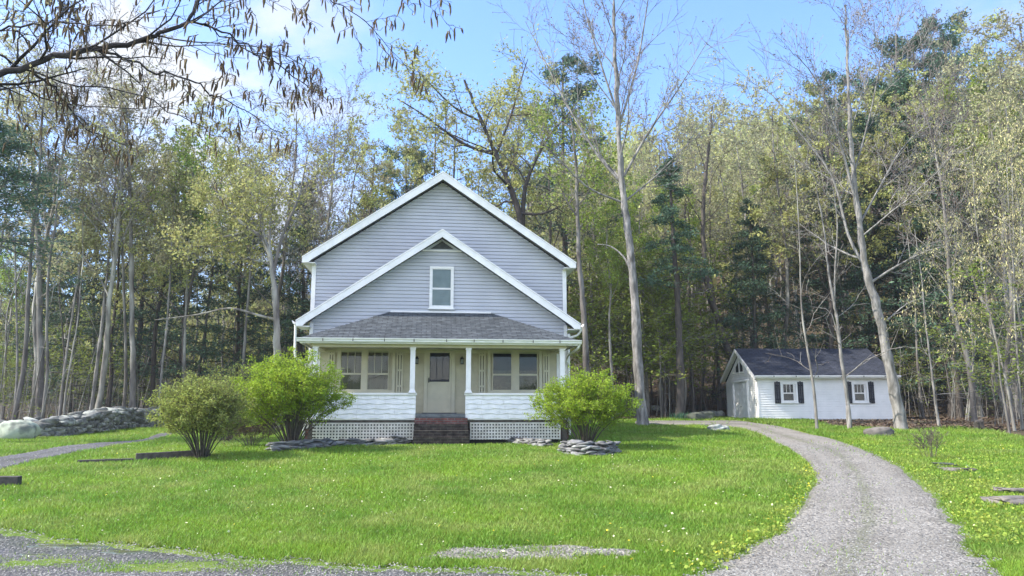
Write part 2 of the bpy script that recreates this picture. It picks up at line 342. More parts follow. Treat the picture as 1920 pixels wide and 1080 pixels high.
for k, (a, b, rx, ry) in enumerate([(130, 1029, .42, .09), (235, 1040, .33, .06), (70, 1045, .2, .04)]):
    gx, gy = G(a, b)
    blob_sheet('puddle', gx, gy, rx, ry, 'puddle', ['murky puddle in the road, widest of the group', 'shallow puddle right of the widest one', 'small puddle nearest the left picture edge'][k], .033, 20+k)
gx, gy = G(320, 1068); blob_sheet('verge', gx, gy, .75, .22, 'ground', 'weedy grass patch in the middle of the road', .03, 9); VERGE = [(gx, gy, 1.0, .32)]
gx, gy = G(70, 1060); blob_sheet('verge', gx, gy, .5, .14, 'ground', 'weedy grass strip at the left end of the road', .029, 10); VERGE.append((gx, gy, .8, .3))

def instrip(x, y):
    """True where a point lies on a gravelled strip"""
    inside = np.zeros(len(x), bool)
    for A, B in STRIPS:
        P = np.concatenate([A, B[::-1]]); c = np.zeros(len(x), bool); j = len(P)-1
        for i in range(len(P)):
            xi, yi, xj, yj = P[i][0], P[i][1], P[j][0], P[j][1]
            c ^= ((yi > y) != (yj > y)) & (x < (xj-xi)*(y-yi)/(yj-yi+1e-12)+xi); j = i
        inside |= c
    return inside

# ------------------------------------------------------------------ house
HO = (-2.44, 25.49); HR = R(6.3)
house = empty('house', (HO[0], HO[1], 0), HR, label='grey sided gabled house with white trim and a front porch, by the round bushes', cat='house')
def hp(name, m, b, parent=None, **k): return b.build(name, m, parent or house, **k)
def siding(mb, y, z0, z1, xl, xr, course=.125, lip=.018, gap=.018, sgn=-1):
    """clapboards on plane y facing sgn*y; xl(z), xr(z) give the ends"""
    z = z0
    while z < z1-1e-4:
        t = min(z+course, z1); zb = z+gap
        if t-zb > .01:
            a, b, c, d = xl(zb), xr(zb), xr(t), xl(t)
            if b-a > .02:
                if c < d: c = d = (c+d)/2
                yo = y+sgn*lip; yi = y+sgn*.002; ym = y-sgn*.012
                mb.add([(a, yo, zb), (b, yo, zb), (c, yi, t), (d, yi, t), (a, ym, zb), (b, ym, zb)], [(0, 1, 2, 3) if sgn < 0 else (3, 2, 1, 0), (4, 5, 1, 0)])
        z = t
    return mb
SL = .675
# lower (front) gable
lw = lambda z: -min(4.37, max(0, (7.52-z)/SL)); rw = lambda z: -lw(z)
wl = hp('wall', 'vinyl', siding(MB(), 0, 3.5, 7.06, lw, rw))
hp('wall_backing', 'vinyl', MB().prism([(-4.36, .3), (4.36, .3), (4.36, 4.55), (0, 7.47), (-4.36, 4.55)], .016, .25), wl)
hp('gable_panel', 'vinyl', MB().prism([(-.66, 7.06), (.66, 7.06), (0, 7.49)], -.02, .012), wl)
v = MB().prism([(-.40, 7.125), (.40, 7.125), (0, 7.40)], -.03, -.0215); vo = hp('vent', 'dark', v)
s = MB()
for k in range(5):
    z = 7.14+k*.045; w = (7.39-z)/SL-.03
    s.add([(-w, -.055, z), (w, -.055, z), (w, -.032, z+.03), (-w, -.032, z+.03), (-w, -.055, z-.006), (w, -.055, z-.006)], [(0, 1, 2, 3), (4, 5, 1, 0)])
hp('louver', 'conc', s, vo)
hp('trim', 'white', MB().box(-.68, .68, -.045, -.003, 7.03, 7.08))
# upper (rear) gable
lw2 = lambda z: -min(4.47, max(0, (9.72-z)/SL)); rw2 = lambda z: -lw2(z)
w2 = hp('wall', 'vinyl', siding(MB(), .6, 4.7, 9.72, lw2, rw2))
hp('wall_backing', 'vinyl', MB().prism([(-4.46, .3), (4.46, .3), (4.46, 6.68), (0, 9.68), (-4.46, 6.68)], .616, 9.5), w2)
# side walls
for sx in (-1, 1):
    m = MB(); z = .75
    while z < 6.6:
        t = min(z+.125, 6.6); m.add([(sx*4.485, .62, z+.012), (sx*4.485, 9.5, z+.012), (sx*4.468, 9.5, t), (sx*4.468, .62, t)], [(0, 1, 2, 3)]); z = t
    hp('side_wall', 'vinyl', m)
    hp('corner_board', 'white', MB().box(sx*4.42-.07, sx*4.42+.07, .565, .66, 4.6, 6.62))
    hp('corner_board', 'white', MB().box(sx*4.33-.06, sx*4.33+.06, -.035, .03, 1.0, 4.5))
# roofs: two slopes each, with rake boards, soffits, fascia
def gable_roof(zpk, xt, y0, y1, th, rake_y, matn, slope=SL, rakeh=.24):
    ze = zpk-slope*xt; m = MB()
    for sx in (-1, 1):
        P = [(0, zpk), (sx*xt, ze), (sx*xt, ze-th), (0, zpk-th)]
        if sx > 0: P = P[::-1]
        m.prism(P, y0, y1)
    r = hp('roof', matn, m)
    for sx in (-1, 1):
        P = [(0, zpk-.03), (sx*(xt+.01), ze-.03), (sx*(xt+.01), ze-.03-rakeh*.62), (sx*(xt-.20), ze-.03-rakeh*.62), (sx*(xt-.30), ze+slope*.30-.03-rakeh), (0, zpk-.03-rakeh)]
        if sx > 0: P = P[::-1]
        hp('rake_board', 'white', MB().prism(P, rake_y-.03, rake_y), r)
        P = [(0, zpk+.012), (sx*(xt+.02), ze+.012), (sx*(xt+.02), ze-.028), (0, zpk-.028)]
        if sx > 0: P = P[::-1]
        hp('drip_edge', 'white', MB().prism(P, rake_y-.045, rake_y-.02), r)
        a, b = (sx*xt, sx*(xt-.42))
        hp('eave_soffit', 'white', MB().prism([(min(a, b), ze-.20), (max(a, b), ze-.20), (max(a, b), ze-.17), (min(a, b), ze-.17)], y0+.03, y1), r)
        hp('fascia', 'white', MB().box(sx*xt-.012, sx*xt+.012, y0+.03, y1, ze-.20, ze-.03), r)
    s = MB()
    for sx in (-1, 1):
        P = [(0, zpk-th-.012), (sx*(xt-.02), ze-th-.012+.013), (sx*(xt-.02), ze-th-.03+.013), (0, zpk-th-.03)]
        if sx > 0: P = P[::-1]
        s.prism(P, y0, y0+.75)
    hp('rake_soffit', 'white', s, r); return r
gable_roof(9.99, 4.76, .17, 9.7, .10, .17, 'roof_side', rakeh=.26)
gable_roof(7.72, 4.76, -.46, .598, .10, -.46, 'roof_side')
# upstairs window
def window(x0, x1, z0, z1, y, parent, panes, fm='white', rail=None, back='blind', topmunt=0, fw=.075, sill=True, lowback=None):
    f = MB(); f.box(x0, x1, y-.07, y-.02, z1-fw, z1); f.box(x0, x1, y-.07, y-.02, z0, z0+fw)
    f.box(x0, x0+fw, y-.068, y-.02, z0+fw, z1-fw); f.box(x1-fw, x1, y-.068, y-.02, z0+fw, z1-fw)
    if sill: f.box(x0-.04, x1+.04, y-.11, y-.02, z0-.035, z0-.001)
    prev = None
    for a, b in panes:
        if prev is not None: f.box(prev, a, y-.066, y-.02, z0+fw, z1-fw)
        prev = b
    wf = f.build('window_frame', M[fm], parent)
    for a, b in panes:
        zt, zb = z1-fw, z0+fw; rz = rail if rail else (zt+zb)/2
        s = MB(); e = .028
        for (c, d, yy) in ((rz-.018, zt, -.052), (zb, rz-.020, -.044)):
            s.box(a, b, y+yy, y+yy+.02, d-e, d); s.box(a, b, y+yy, y+yy+.02, c, c+e); s.box(a, a+e, y+yy, y+yy+.02, c+e, d-e); s.box(b-e, b, y+yy, y+yy+.02, c+e, d-e)
        for k in range(topmunt):
            xm = a+(b-a)*(k+1)/(topmunt+1); s.box(xm-.009, xm+.009, y-.050, y-.034, rz+.011, zt-e)
        s.build('sash', M[fm], wf)
        MB().quad((a+e, y-.038, zb+e), (b-e, y-.038, zb+e), (b-e, y-.038, zt-e), (a+e, y-.038, zt-e)).build('pane', M['glass'], wf)
        if lowback:
            MB().quad((a, y-.024, rz+.12), (b, y-.024, rz+.12), (b, y-.024, zt), (a, y-.024, zt)).build('blind', M[back], wf)
            MB().quad((a, y-.024, zb), (b, y-.024, zb), (b, y-.024, rz+.12), (a, y-.024, rz+.12)).build('curtain', M[lowback], wf)
        else:
            MB().quad((a, y-.024, zb), (b, y-.024, zb), (b, y-.024, zt), (a, y-.024, zt)).build('blind', M[back], wf)
    return wf
window(-.41, .42, 5.03, 6.50, 0, house, [(-.335, .345)], back='blind2', rail=5.74)
# porch back wall, cream
pw = hp('porch_wall', 'cream', siding(MB(), -.02, 1.50, 3.62, lambda z: -4.26, lambda z: 4.26, course=.215, lip=.014, gap=.007))
hp('wall_backing', 'cream', MB().box(-4.26, 4.26, -.017, .010, 1.4, 3.62), pw)
hp('frieze', 'cream2', MB().box(-4.26, 4.26, -.05, -.021, 3.50, 3.62), pw)
window(-3.43, -1.51, 2.14, 3.68, -.02, house, [(-3.33, -2.61), (-2.44, -1.72)], fm='cream2', rail=2.80, back='blind', topmunt=2, fw=.10)
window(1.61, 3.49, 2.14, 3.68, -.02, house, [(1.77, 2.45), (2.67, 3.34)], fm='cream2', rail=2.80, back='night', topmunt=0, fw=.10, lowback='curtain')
for xc in (-3.63, -1.36, 1.42, 3.64):      # narrow cream batten shutters
    m = MB()
    for dx in (-.085, 0, .085): m.box(xc+dx-.030, xc+dx+.030, -.065, -.036, 2.15, 3.62)
    for z in (2.35, 2.88, 3.42): m.box(xc-.115, xc+.115, -.080, -.066, z, z+.06)
    hp('shutter', 'cream2', m)
    hp('shutter_gap', 'timber', MB().box(xc-.1, xc+.1, -.0362, -.034, 2.2, 3.58))
# door
df = MB(); df.box(-.54, -.42, -.08, -.035, 1.48, 3.70); df.box(.38, .50, -.08, -.035, 1.48, 3.70); df.box(-.54, .50, -.083, -.035, 3.585, 3.705); df.box(-.58, .54, -.11, -.035, 3.705, 3.735)
door = hp('door', 'cream2', MB().box(-.41, .37, -.060, -.037, 1.50, 3.57), bevel=.004); hp('door_frame', 'cream2', df)
d = MB()
for a in ((-.41, -.35, 1.5, 3.57), (.31, .37, 1.5, 3.57), (-.35, .31, 3.51, 3.57), (-.35, .31, 2.44, 2.52), (-.35, .31, 1.5, 1.62)): d.box(a[0], a[1], -.074, -.0605, a[2], a[3])
for sg in (-1, 1):
    a = np.array([-.02-sg*.25, 1.72]); b = np.array([-.02+sg*.25, 2.36]); n = np.array([-(b-a)[1], (b-a)[0]]); n = n/np.linalg.norm(n)*.018; yy = -.070 if sg > 0 else -.0675
    d.prism([tuple(a-n), tuple(a+n), tuple(b+n), tuple(b-n)][::-1], yy, -.0605)
hp('door_rails', 'cream2', d, door)
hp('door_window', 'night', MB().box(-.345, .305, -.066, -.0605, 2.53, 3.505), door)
g = MB()
for k in range(4): x = -.345+k*.2167; g.box(x-.010, x+.010, -.078, -.0662, 2.53, 3.505)
g.box(-.345, .305, -.0765, -.0662, 2.53, 2.60)
hp('door_bars', 'black', g, door)
hp('door_glass', 'glass', MB().quad((-.34, -.0675, 2.54), (.30, -.0675, 2.54), (.30, -.0675, 3.5), (-.34, -.0675, 3.5)), door)
hp('door_handle', 'black', MB().box(-.395, -.365, -.12, -.075, 2.50, 2.66), door)
hp('threshold', 'conc', MB().box(-.6, .56, -.2, -.03, 1.471, 1.498))
for xc in (-.79, .73):                       # carriage lanterns
    m = MB(); y = -.16
    m.box(xc-.035, xc+.035, -.05, -.036, 3.16, 3.36); m.box(xc-.012, xc+.012, y, -.05, 3.33, 3.35)
    for sx in (-1, 1):
        for sy in (-1, 1): m.box(xc+sx*.045-.006, xc+sx*.045+.006, y+sy*.045-.006, y+sy*.045+.006, 3.14, 3.29)
    m.box(xc-.055, xc+.055, y-.055, y+.055, 3.12, 3.14)
    m.add([(xc-.07, y-.07, 3.29), (xc+.07, y-.07, 3.29), (xc+.07, y+.07, 3.29), (xc-.07, y+.07, 3.29), (xc, y, 3.40)], [(0, 1, 4), (1, 2, 4), (2, 3, 4), (3, 0, 4), (3, 2, 1, 0)])
    o = hp('lantern', 'black', m); hp('lantern_glass', 'blind2', MB().box(xc-.036, xc+.036, y-.036, y+.036, 3.145, 3.285), o)
# porch structure
hp('porch_floor', 'conc', MB().box(-3.95, 3.95, -2.0, -.03, 1.40, 1.47))
hp('porch_ceiling', 'cream2', MB().box(-4.2, 4.2, -2.25, -.02, 3.625, 3.65))
hp('porch_beam', 'cream2', MB().box(-3.98, 3.98, -2.09, -1.93, 3.52, 3.624))
for sx in (-1, 1): hp('porch_beam', 'cream2', MB().box(sx*3.88-.07, sx*3.88+.07, -1.93, -.04, 3.52, 3.624))
pr = MB(); ex, ey, ez, tx, tz = 4.32, -2.36, 3.755, 1.72, 4.89
A, B, C, D, E1, E2 = (-ex, ey, ez), (ex, ey, ez), (tx, -.018, tz), (-tx, -.018, tz), (-ex, -.018, ez), (ex, -.018, ez)
pr.add([A, B, C, D, E1, E2], [(0, 1, 2, 3), (1, 5, 2), (4, 0, 3), (0, 4, 5, 1)])
pro = hp('porch_roof', 'roof', pr)
m = MB(); sl = (tz-ez)/(-ey)
def rl(t): return ex+(tx-ex)*t
NC = 19
for k in range(NC):                          # shingle courses with real butts
    t0, t1 = k/NC, (k+1)/NC; y0 = ey*(1-t0)-.018*t0; y1 = ey*(1-t1)-.018*t1; z0 = ez+(tz-ez)*t0; z1 = ez+(tz-ez)*t1
    m.add([(-rl(t0), y0, z0+.016), (rl(t0), y0, z0+.016), (rl(t1), y1, z1+.004), (-rl(t1), y1, z1+.004), (-rl(t0), y0, z0+.002), (rl(t0), y0, z0+.002)], [(0, 1, 2, 3), (4, 5, 1, 0)])
hp('shingle_courses', 'roof', m, pro)
hp('flashing', 'white', MB().box(-tx, tx, -.05, -.018, tz-.01, tz+.05), pro)
hp('fascia', 'white', MB().box(-4.30, 4.30, -2.345, -2.32, 3.60, 3.75))
for sx in (-1, 1): hp('fascia', 'white', MB().box(sx*4.29-.012, sx*4.29+.012, -2.319, -.03, 3.60, 3.748))
gp = [(-2.346, 3.755), (-2.346, 3.64), (-2.43, 3.64), (-2.45, 3.67), (-2.445, 3.70), (-2.475, 3.735), (-2.475, 3.762), (-2.462, 3.762), (-2.462, 3.735), (-2.436, 3.70), (-2.425, 3.655), (-2.36, 3.655), (-2.36, 3.755)]
gt = hp('porch_gutter', 'gutter', MB().prismx(gp[::-1], -4.38, 4.40))
gm = MB()
for x in (-3.6, -2.7, -1.75, -.85, .15, 1.0, 1.9, 2.85, 3.7): gm.box(x-.012, x+.012, -2.482, -2.476, 3.66, 3.75)
hp('gutter_strap', 'timber', gm, gt)
for xc, w in ((-3.86, .14), (-.885, .15), (.855, .15), (3.84, .15)):
    m = MB(); h = w/2
    m.box(xc-h, xc+h, -2.01-h, -2.01+h, 2.20, 3.50); m.box(xc-h-.02, xc+h+.02, -2.01-h-.02, -2.01+h+.02, 3.46, 3.519)
    b0, b1 = h, h+.045
    m.add([(xc-b1, -2.01-b1, 2.112), (xc+b1, -2.01-b1, 2.112), (xc+b1, -2.01+b1, 2.112), (xc-b1, -2.01+b1, 2.112), (xc-b0, -2.01-b0, 2.21), (xc+b0, -2.01-b0, 2.21), (xc+b0, -2.01+b0, 2.21), (xc-b0, -2.01+b0, 2.21)],
          [(0, 1, 5, 4), (1, 2, 6, 5), (2, 3, 7, 6), (3, 0, 4, 7)])
    hp('porch_post', 'white', m)
for sx in (-1, 1):
    a, b = sorted((sx*.77, sx*3.96))
    m = MB(); zt = 2.045; c = 5; hgt = (2.045-1.29)/c; n = 150
    for k in range(c):
        z1 = zt-k*hgt; z0 = z1-hgt; ph = k*1.7
        for q in range(n):
            xa, xb = a+(b-a)*q/n, a+(b-a)*(q+1)/n
            f = lambda x: z0+.032+.017*math.sin(x*11.2+(k % 2)*2.2+sx)+.004*math.sin(x*29+ph)
            za, zb_ = f(xa), f(xb)
            m.add([(xa, -2.045, za), (xb, -2.045, zb_), (xb, -2.024, z1+.02), (xa, -2.024, z1+.02), (xa, -2.018, za), (xb, -2.018, zb_)], [(0, 1, 2, 3), (4, 5, 1, 0)])
    w = hp('porch_rail_wall', 'shingle_white', m); hp('wall_backing', 'shingle_white', MB().box(a, b, -2.018, -1.93, 1.285, 2.05), w)
    sm = MB(); rr = random.Random(5+sx)
    for k in range(c):
        x = a+.3+rr.random()*.3
        while x < b-.1: sm.box(x, x+.006, -2.0475, -2.044, zt-(k+1)*hgt+.03, zt-k*hgt-.012); x += .45+rr.random()*.5
    hp('shingle_joint', 'lattice', sm, w)
    hp('rail_cap', 'white', MB().box(a-.03 if sx > 0 else a, b if sx > 0 else b+.03, -2.08, -1.90, 2.05, 2.11), w)
    a2, b2 = sorted((sx*3.96, sx*3.86)); hp('porch_side_wall', 'shingle_white', MB().box(a2, b2, -1.93, -.04, 1.29, 2.05))
    hp('dark_gap_strip', 'timber', MB().box(a, b, -2.0, -1.96, 1.20, 1.284))  # dark-coloured strip stands in for the shadow gap above the lattice
    la, lb = (.92, 3.74) if sx > 0 else (-3.86, -.80)
    l = MB(); x = la
    while x < lb: l.box(x, x+.048, -1.995, -1.985, .68, 1.20); x += .0935
    z = .69
    while z < 1.19: l.box(la, lb+.02, -2.005, -1.9955, z, z+.046); z += .0935
    hp('lattice_panel', 'lattice', l)
    hp('porch_shade_sheet', 'dark', MB().box(la, lb, -1.75, -1.70, .4, 1.25))  # dark sheet standing in for the shade under the porch
    a3 = sx*3.82; hp('corner_pier', 'timber', MB().box(min(a3, a3+sx*.16), max(a3, a3+sx*.16), -2.0, -1.84, .45, 1.284))
# brick foundation and steps
hp('foundation', 'brick', MB().box(-4.40, 4.40, -.014, 9.4, .3, .98))
hp('porch_step', 'conc', MB().box(-.765, .765, -2.10, -1.93, 1.36, 1.466), bevel=.01)
for k, (mm, w) in enumerate((('brick', .79), ('brickd', .80), ('brickd', .81), ('brickd', .82))):
    z1 = 1.355-k*.185; hp('brick_step', mm, MB().box(-w-.0, w+.04, -2.26-k*.2, -1.92, z1-.185 if k < 3 else .3, z1-.002), bevel=.008)
# roof-eave gutters and downspouts
for sx in (-1, 1):
    x = sx*4.78; ze = 7.72-SL*4.76
    gg = MB().prism([(x, ze-.02), (x, ze-.11), (x+sx*.08, ze-.11), (x+sx*.12, ze-.03), (x+sx*.12, ze+.0), (x+sx*.105, ze+.0), (x+sx*.07, ze-.095), (x+sx*.01, ze-.095)][::(1 if sx < 0 else -1)], -.47, .60)
    hp('eave_gutter', 'white', gg)
    x2 = 4.80
    if sx < 0: pts = [(-4.82, -.30, 4.42), (-4.80, -.32, 4.2), (-4.78, -.34, 3.45), (-4.70, -.32, 3.25), (-4.48, -.22, 3.10), (-4.42, -.14, 2.95), (-4.42, -.12, .75)]
    else: pts = [(4.82, -.30, 4.42), (4.80, -.30, 4.28), (4.70, -.22, 4.14), (4.48, -.12, 4.06), (4.42, -.10, 3.95), (4.42, -.10, .75)]
    hp('downspout', 'gutter', MB().tube(catmull(pts, 4), .042, 8), smooth=True)
hp('downspout', 'gutter', MB().tube(catmull([(4.36, -2.38, 3.66), (4.30, -2.2, 3.5), (4.26, -1.2, 3.42), (4.34, -.25, 3.36), (4.36, -.1, 3.2)], 4), .038, 8), smooth=True)
for x in (-4.05, 4.05): hp('corner_board', 'white', MB().box(x-.05, x+.05, -.055, -.036, 1.0, 3.5))

# ------------------------------------------------------------------ garage
gz = 1.02; garage = empty('garage', (13.38, 41, 0), 0, label='small white garage with dark shingled roof and black shutters at the end of the driveway', cat='garage')
def gp_(name, m, b, parent=None, **k): return b.build(name, m, parent or garage, **k)
gw = gp_('wall', 'gar_w', siding(MB(), 0, gz+.08, 3.30, lambda z: 0, lambda z: 7.3, course=.130, lip=.018, gap=.020))
gp_('wall_backing', 'gar_w', MB().box(0.004, 7.29, .014, .08, gz+.05, 3.33), gw)
def siding_x(mb, x, z0, z1, yl, yr, course, sgn=-1, holes=()):
    z = z0
    while z < z1-1e-4:
        t = min(z+course, z1); segs = [(yl, yr)]
        for (h0, h1, hz0, hz1) in holes:
            if t > hz0 and z < hz1: segs = [(yl, lambda q, h0=h0: h0), (lambda q, h1=h1: h1, yr)]
        for a, b in segs:
            zb = z+.016
            if b(zb)-a(zb) > .03:
                mb.add([(x+sgn*.015, a(zb), zb), (x+sgn*.015, b(zb), zb), (x, max(b(t), a(t)), t), (x, a(t), t), (x+.012, a(zb), zb), (x+.012, b(zb), zb)], [(3, 2, 1, 0), (0, 1, 5, 4)])
        z = t
    return mb
GS = (5.14-3.42)/3.35
gl = lambda z: max(0, (z-3.32)/GS+.12) if z > 3.3 else 0.
gr = lambda z: 6-gl(z)
g2 = gp_('wall', 'gar_w', siding_x(MB(), 0, gz+.08, 4.98, gl, gr, .118, holes=[(1.55, 4.35, gz, 3.18)]))
gp_('wall_backing', 'gar_w', MB().prismx([(.08, gz), (5.94, gz), (5.94, 3.3), (3, 4.95), (.08, 3.3)], .013, .08), g2)
gp_('wall', 'gar_w', MB().prismx([(.08, gz), (5.94, gz), (5.94, 3.3), (3, 4.95), (.08, 3.3)], 7.21, 7.30))
gp_('wall', 'gar_w', MB().box(.08, 7.2, 5.9, 5.98, gz, 3.3))
m = MB(); nd = 5
for k in range(nd):
    z0 = gz+.06+k*.415; m.box(-.035, .0, 1.70, 4.20, z0, z0+.405)
    for q in range(4): m.box(-.043, -.0355, 1.76+q*.61, 2.29+q*.61, z0+.07, z0+.335)
gd = gp_('garage_door', 'white', m, bevel=.004)
gp_('door_handle', 'black', MB().box(-.06, -.036, 2.9, 3.05, 1.75, 1.78), gd)
m = MB(); m.box(-.12, .01, 1.55, 1.69, gz+.03, 3.18); m.box(-.12, .01, 4.21, 4.35, gz+.03, 3.18); m.box(-.14, .01, 1.50, 4.40, 3.181, 3.30)
gp_('door_trim', 'white', m); gp_('slab', 'conc', MB().box(-.1, 7.28, .01, 6.0, gz-.3, gz+.06))
for (a, b) in ((2.35, 2.85), (3.15, 3.65)):       # slanted gable lights
    up = (lambda y: min(4.72, 3.32+(y-.12)*GS-.38) if y < 3 else min(4.72, 3.32+(6-y-.12)*GS-.38))
    P = [(a, 3.78), (b, 3.78), (b, up(b)), (a, up(a))]
    o = gp_('window_frame', 'white', MB().prismx([(a-.07, 3.70), (b+.07, 3.70), (b+.07, up(b+.07)+.1), (a-.07, up(a-.07)+.1)], -.05, -.016))
    gp_('pane', 'night', MB().prismx(P, -.058, -.0502), o)
for f0, f1 in ((1.23, 2.14), (5.10, 5.98)):
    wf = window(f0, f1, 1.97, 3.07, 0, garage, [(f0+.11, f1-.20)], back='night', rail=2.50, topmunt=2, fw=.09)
    for x0 in (f0-.33, f1+.02):
        m = MB()
        for q in range(3): m.box(x0+q*.108, x0+q*.108+.088, -.05, -.018, 1.93, 3.12-(.03 if q != 1 else 0))
        for z in (2.12, 2.86): m.box(x0, x0+.305, -.065, -.0505, z, z+.07)
        gp_('shutter', 'black', m)
m = MB(); ov = .25
for sy in (-1, 1):
    e = 3-sy*3.35; 
    P = [(3, 5.14), (e, 3.42), (e, 3.34), (3, 5.06)]
    m.prismx(P if sy > 0 else P[::-1], -ov, 7.55)
rf = gp_('roof', 'roof_gar', m)
m = MB(); NC = 24
for k in range(NC):
    t0, t1 = k/NC, (k+1)/NC; ya, yb = -.36+3.36*t0, -.36+3.36*t1; za, zb_ = 3.425+1.72*t0, 3.425+1.72*t1
    m.add([(-ov-.01, ya, za+.012), (7.56, ya, za+.012), (7.56, yb, zb_+.003), (-ov-.01, yb, zb_+.003), (-ov-.01, ya, za), (7.56, ya, za)], [(0, 1, 2, 3), (4, 5, 1, 0)])
gp_('shingle_courses', 'roof_gar', m, rf)
for sy in (-1, 1):
    e = 3-sy*3.36
    P = [(3, 5.12), (e, 3.40), (e, 3.24), (e+sy*.18, 3.24), (3, 4.92)]
    gp_('rake_board', 'white', MB().prismx(P if sy > 0 else P[::-1], -ov-.03, -ov), rf)
    P = [(3, 5.055), (e, 3.335), (e, 3.31), (3, 5.03)]
    gp_('soffit', 'white', MB().prismx(P if sy > 0 else P[::-1], -ov, 0.02), rf)
gp_('fascia', 'white', MB().box(-ov, 7.55, -.372, -.35, 3.27, 3.40), rf)
gp_('soffit', 'white', MB().box(-ov, 7.55, -.349, .01, 3.27, 3.29), rf)
gu = gp_('gutter', 'white', MB().prismx([(-.374, 3.42), (-.374, 3.32), (-.45, 3.32), (-.48, 3.40), (-.48, 3.425), (-.468, 3.425), (-.44, 3.335), (-.39, 3.335), (-.39, 3.42)][::-1], -ov, 7.62))
m = MB()
for x in (.75, 1.95, 3.15, 4.4, 5.6, 6.75): m.box(x-.02, x+.02, -.492, -.481, 3.33, 3.41)
gp_('gutter_strap', 'timber', m, gu)
gp_('corner_board', 'white', MB().box(-.022, .05, -.025, -.0005, gz+.06, 3.27)); gp_('corner_board', 'white', MB().box(7.25, 7.33, -.025, 0, gz+.06, 3.27))

# ------------------------------------------------------------------ leaves / trees
def rnd_unit(r, n):
    v = r.normal(size=(n, 3)); return v/np.linalg.norm(v, axis=1, keepdims=True)
def leaves(C_, size, r, aspect=.55, flat=0., var=.5, droop=0.):
    """diamond leaves at centres C_; flat>0 turns them towards horizontal"""
    n = len(C_); a = rnd_unit(r, n); a[:, 2] *= (1-flat); a[:, 2] -= droop; a /= np.linalg.norm(a, axis=1, keepdims=True)
    q = rnd_unit(r, n); q[:, 2] *= (1-flat); b = np.cross(a, np.cross(q, a)+.001); b /= np.linalg.norm(b, axis=1, keepdims=True)+1e-9
    s = size*(1+var*(r.random(n)-.5)*2); a = a*s[:, None]*.5; b = b*(s*aspect)[:, None]*.5
    V = np.stack([C_-a, C_+b, C_+a, C_-b], 1).reshape(-1, 3); i = np.arange(n)*4
    return V, np.stack([i, i+1, i+2, i+3], -1)
class Tree:
    def __init__(s, seed): s.r = np.random.default_rng(seed); s.R = random.Random(seed); s.t = []; s.an = []; s.ends = []
    def limb(s, p, d, L, r0, lvl, P, r1=None):
        ns = P['ns'][lvl]; wig = P['wig'][lvl]; tr = P['trop'][lvl]; px, py, pz = p; dx, dy, dz = d; g = s.R.gauss
        pts = [(px, py, pz)]; ds = [(dx, dy, dz)]; st = L/ns
        for k in range(ns):
            dx += g(0, wig); dy += g(0, wig); dz += g(0, wig)+tr; q = math.sqrt(dx*dx+dy*dy+dz*dz); dx /= q; dy /= q; dz /= q
            px += dx*st; py += dy*st; pz += dz*st; pts.append((px, py, pz)); ds.append((dx, dy, dz))
        r1 = r0*P['taper'][lvl] if r1 is None else r1
        s.t.append((np.array(pts), np.linspace(r0, r1, ns+1), lvl)); s.kids(pts, ds, L, r0, r1, lvl, P)
    def kids(s, pts, ds, L, r0, r1, lvl, P):
        ns = len(pts)-1
        if lvl+1 >= P['lv']:
            s.an += pts[1:]; s.ends.append(pts[-1]); return
        n = P['n'][lvl]; n = max(1, int(round(n*s.R.uniform(.8, 1.2)))); ph = s.R.uniform(0, 6.28)
        for k in range(n):
            t = P['t0'][lvl]+(1-P['t0'][lvl])*((k+s.R.random()*.8)/n); t = min(t, .999); f = t*ns; i = int(f); w = f-i
            a, b = pts[i], pts[i+1]; p = tuple(a[q]*(1-w)+b[q]*w for q in range(3)); d = ds[i]
            ang = R(P['ang'][lvl]*s.R.uniform(.75, 1.25)); az = ph+k*2.4+s.R.gauss(0, .3)
            u = np.cross(d, (.1, .2, 1)) if abs(d[2]) < .95 else np.cross(d, (1, .1, 0)); u /= np.linalg.norm(u); v = np.cross(d, u)
            if P.get('flat') and lvl > 0: az = (0 if k % 2 else math.pi)+s.R.gauss(0, .25)
            if P.get('flat') and lvl > 0: nd = np.array(d)*math.cos(ang)+u*math.cos(az)*math.sin(ang)+v*math.sin(az)*.3
            else: nd = np.array(d)*math.cos(ang)+(u*math.cos(az)+v*math.sin(az))*math.sin(ang)
            nd /= np.linalg.norm(nd)
            shp = P['shape'][lvl]; ln = L*P['len'][lvl]*s.R.uniform(.7, 1.2)*(1-shp*t)
            if P.get('cap') and lvl == 0: ln = P['cap']*s.R.uniform(.7, 1.15)*max(.12, (1-shp*(t-P['t0'][0])/(1-P['t0'][0])))
            rr = (r0+(r1-r0)*t)*P['rad'][lvl]*s.R.uniform(.7, 1.1)
            s.limb(p, tuple(nd), ln, rr, lvl+1, P)
    def stem(s, path, r0, r1, P, flare=1.35):
        c = catmull(path, 5); c[2:-1] += s.r.normal(0, r0*.07, c[2:-1].shape); ds = np.gradient(c, axis=0); ds /= np.linalg.norm(ds, axis=1, keepdims=True)
        L = float(np.sum(np.linalg.norm(np.diff(c, axis=0), axis=1))); rad = np.linspace(r0, r1, len(c)); h = c[:, 2]-c[0, 2]
        rad = rad*(1+(flare-1)*np.exp(-h/.5)); s.t.append((c, rad, 0))
        s.kids([tuple(q) for q in c], [tuple(q) for q in ds], L, r0, r1, 0, P)
    def trunkmesh(s, name, minr=0):
        V = []; Q = []; b = 0
        for p, rd, lvl in s.t:
            n = 9 if rd[0] > .12 else 6 if rd[0] > .05 else 4 if rd[0] > .02 else 3
            v, q, _ = tube(p, np.maximum(rd, minr), n)
            if rd[0] > .10: v = v+s.r.normal(0, .018*min(1, rd[0]*4), v.shape)
            V.append(v); Q.append(q+b); b += len(v)
        return arrmesh(name, np.concatenate(V), np.concatenate(Q), smooth=True)
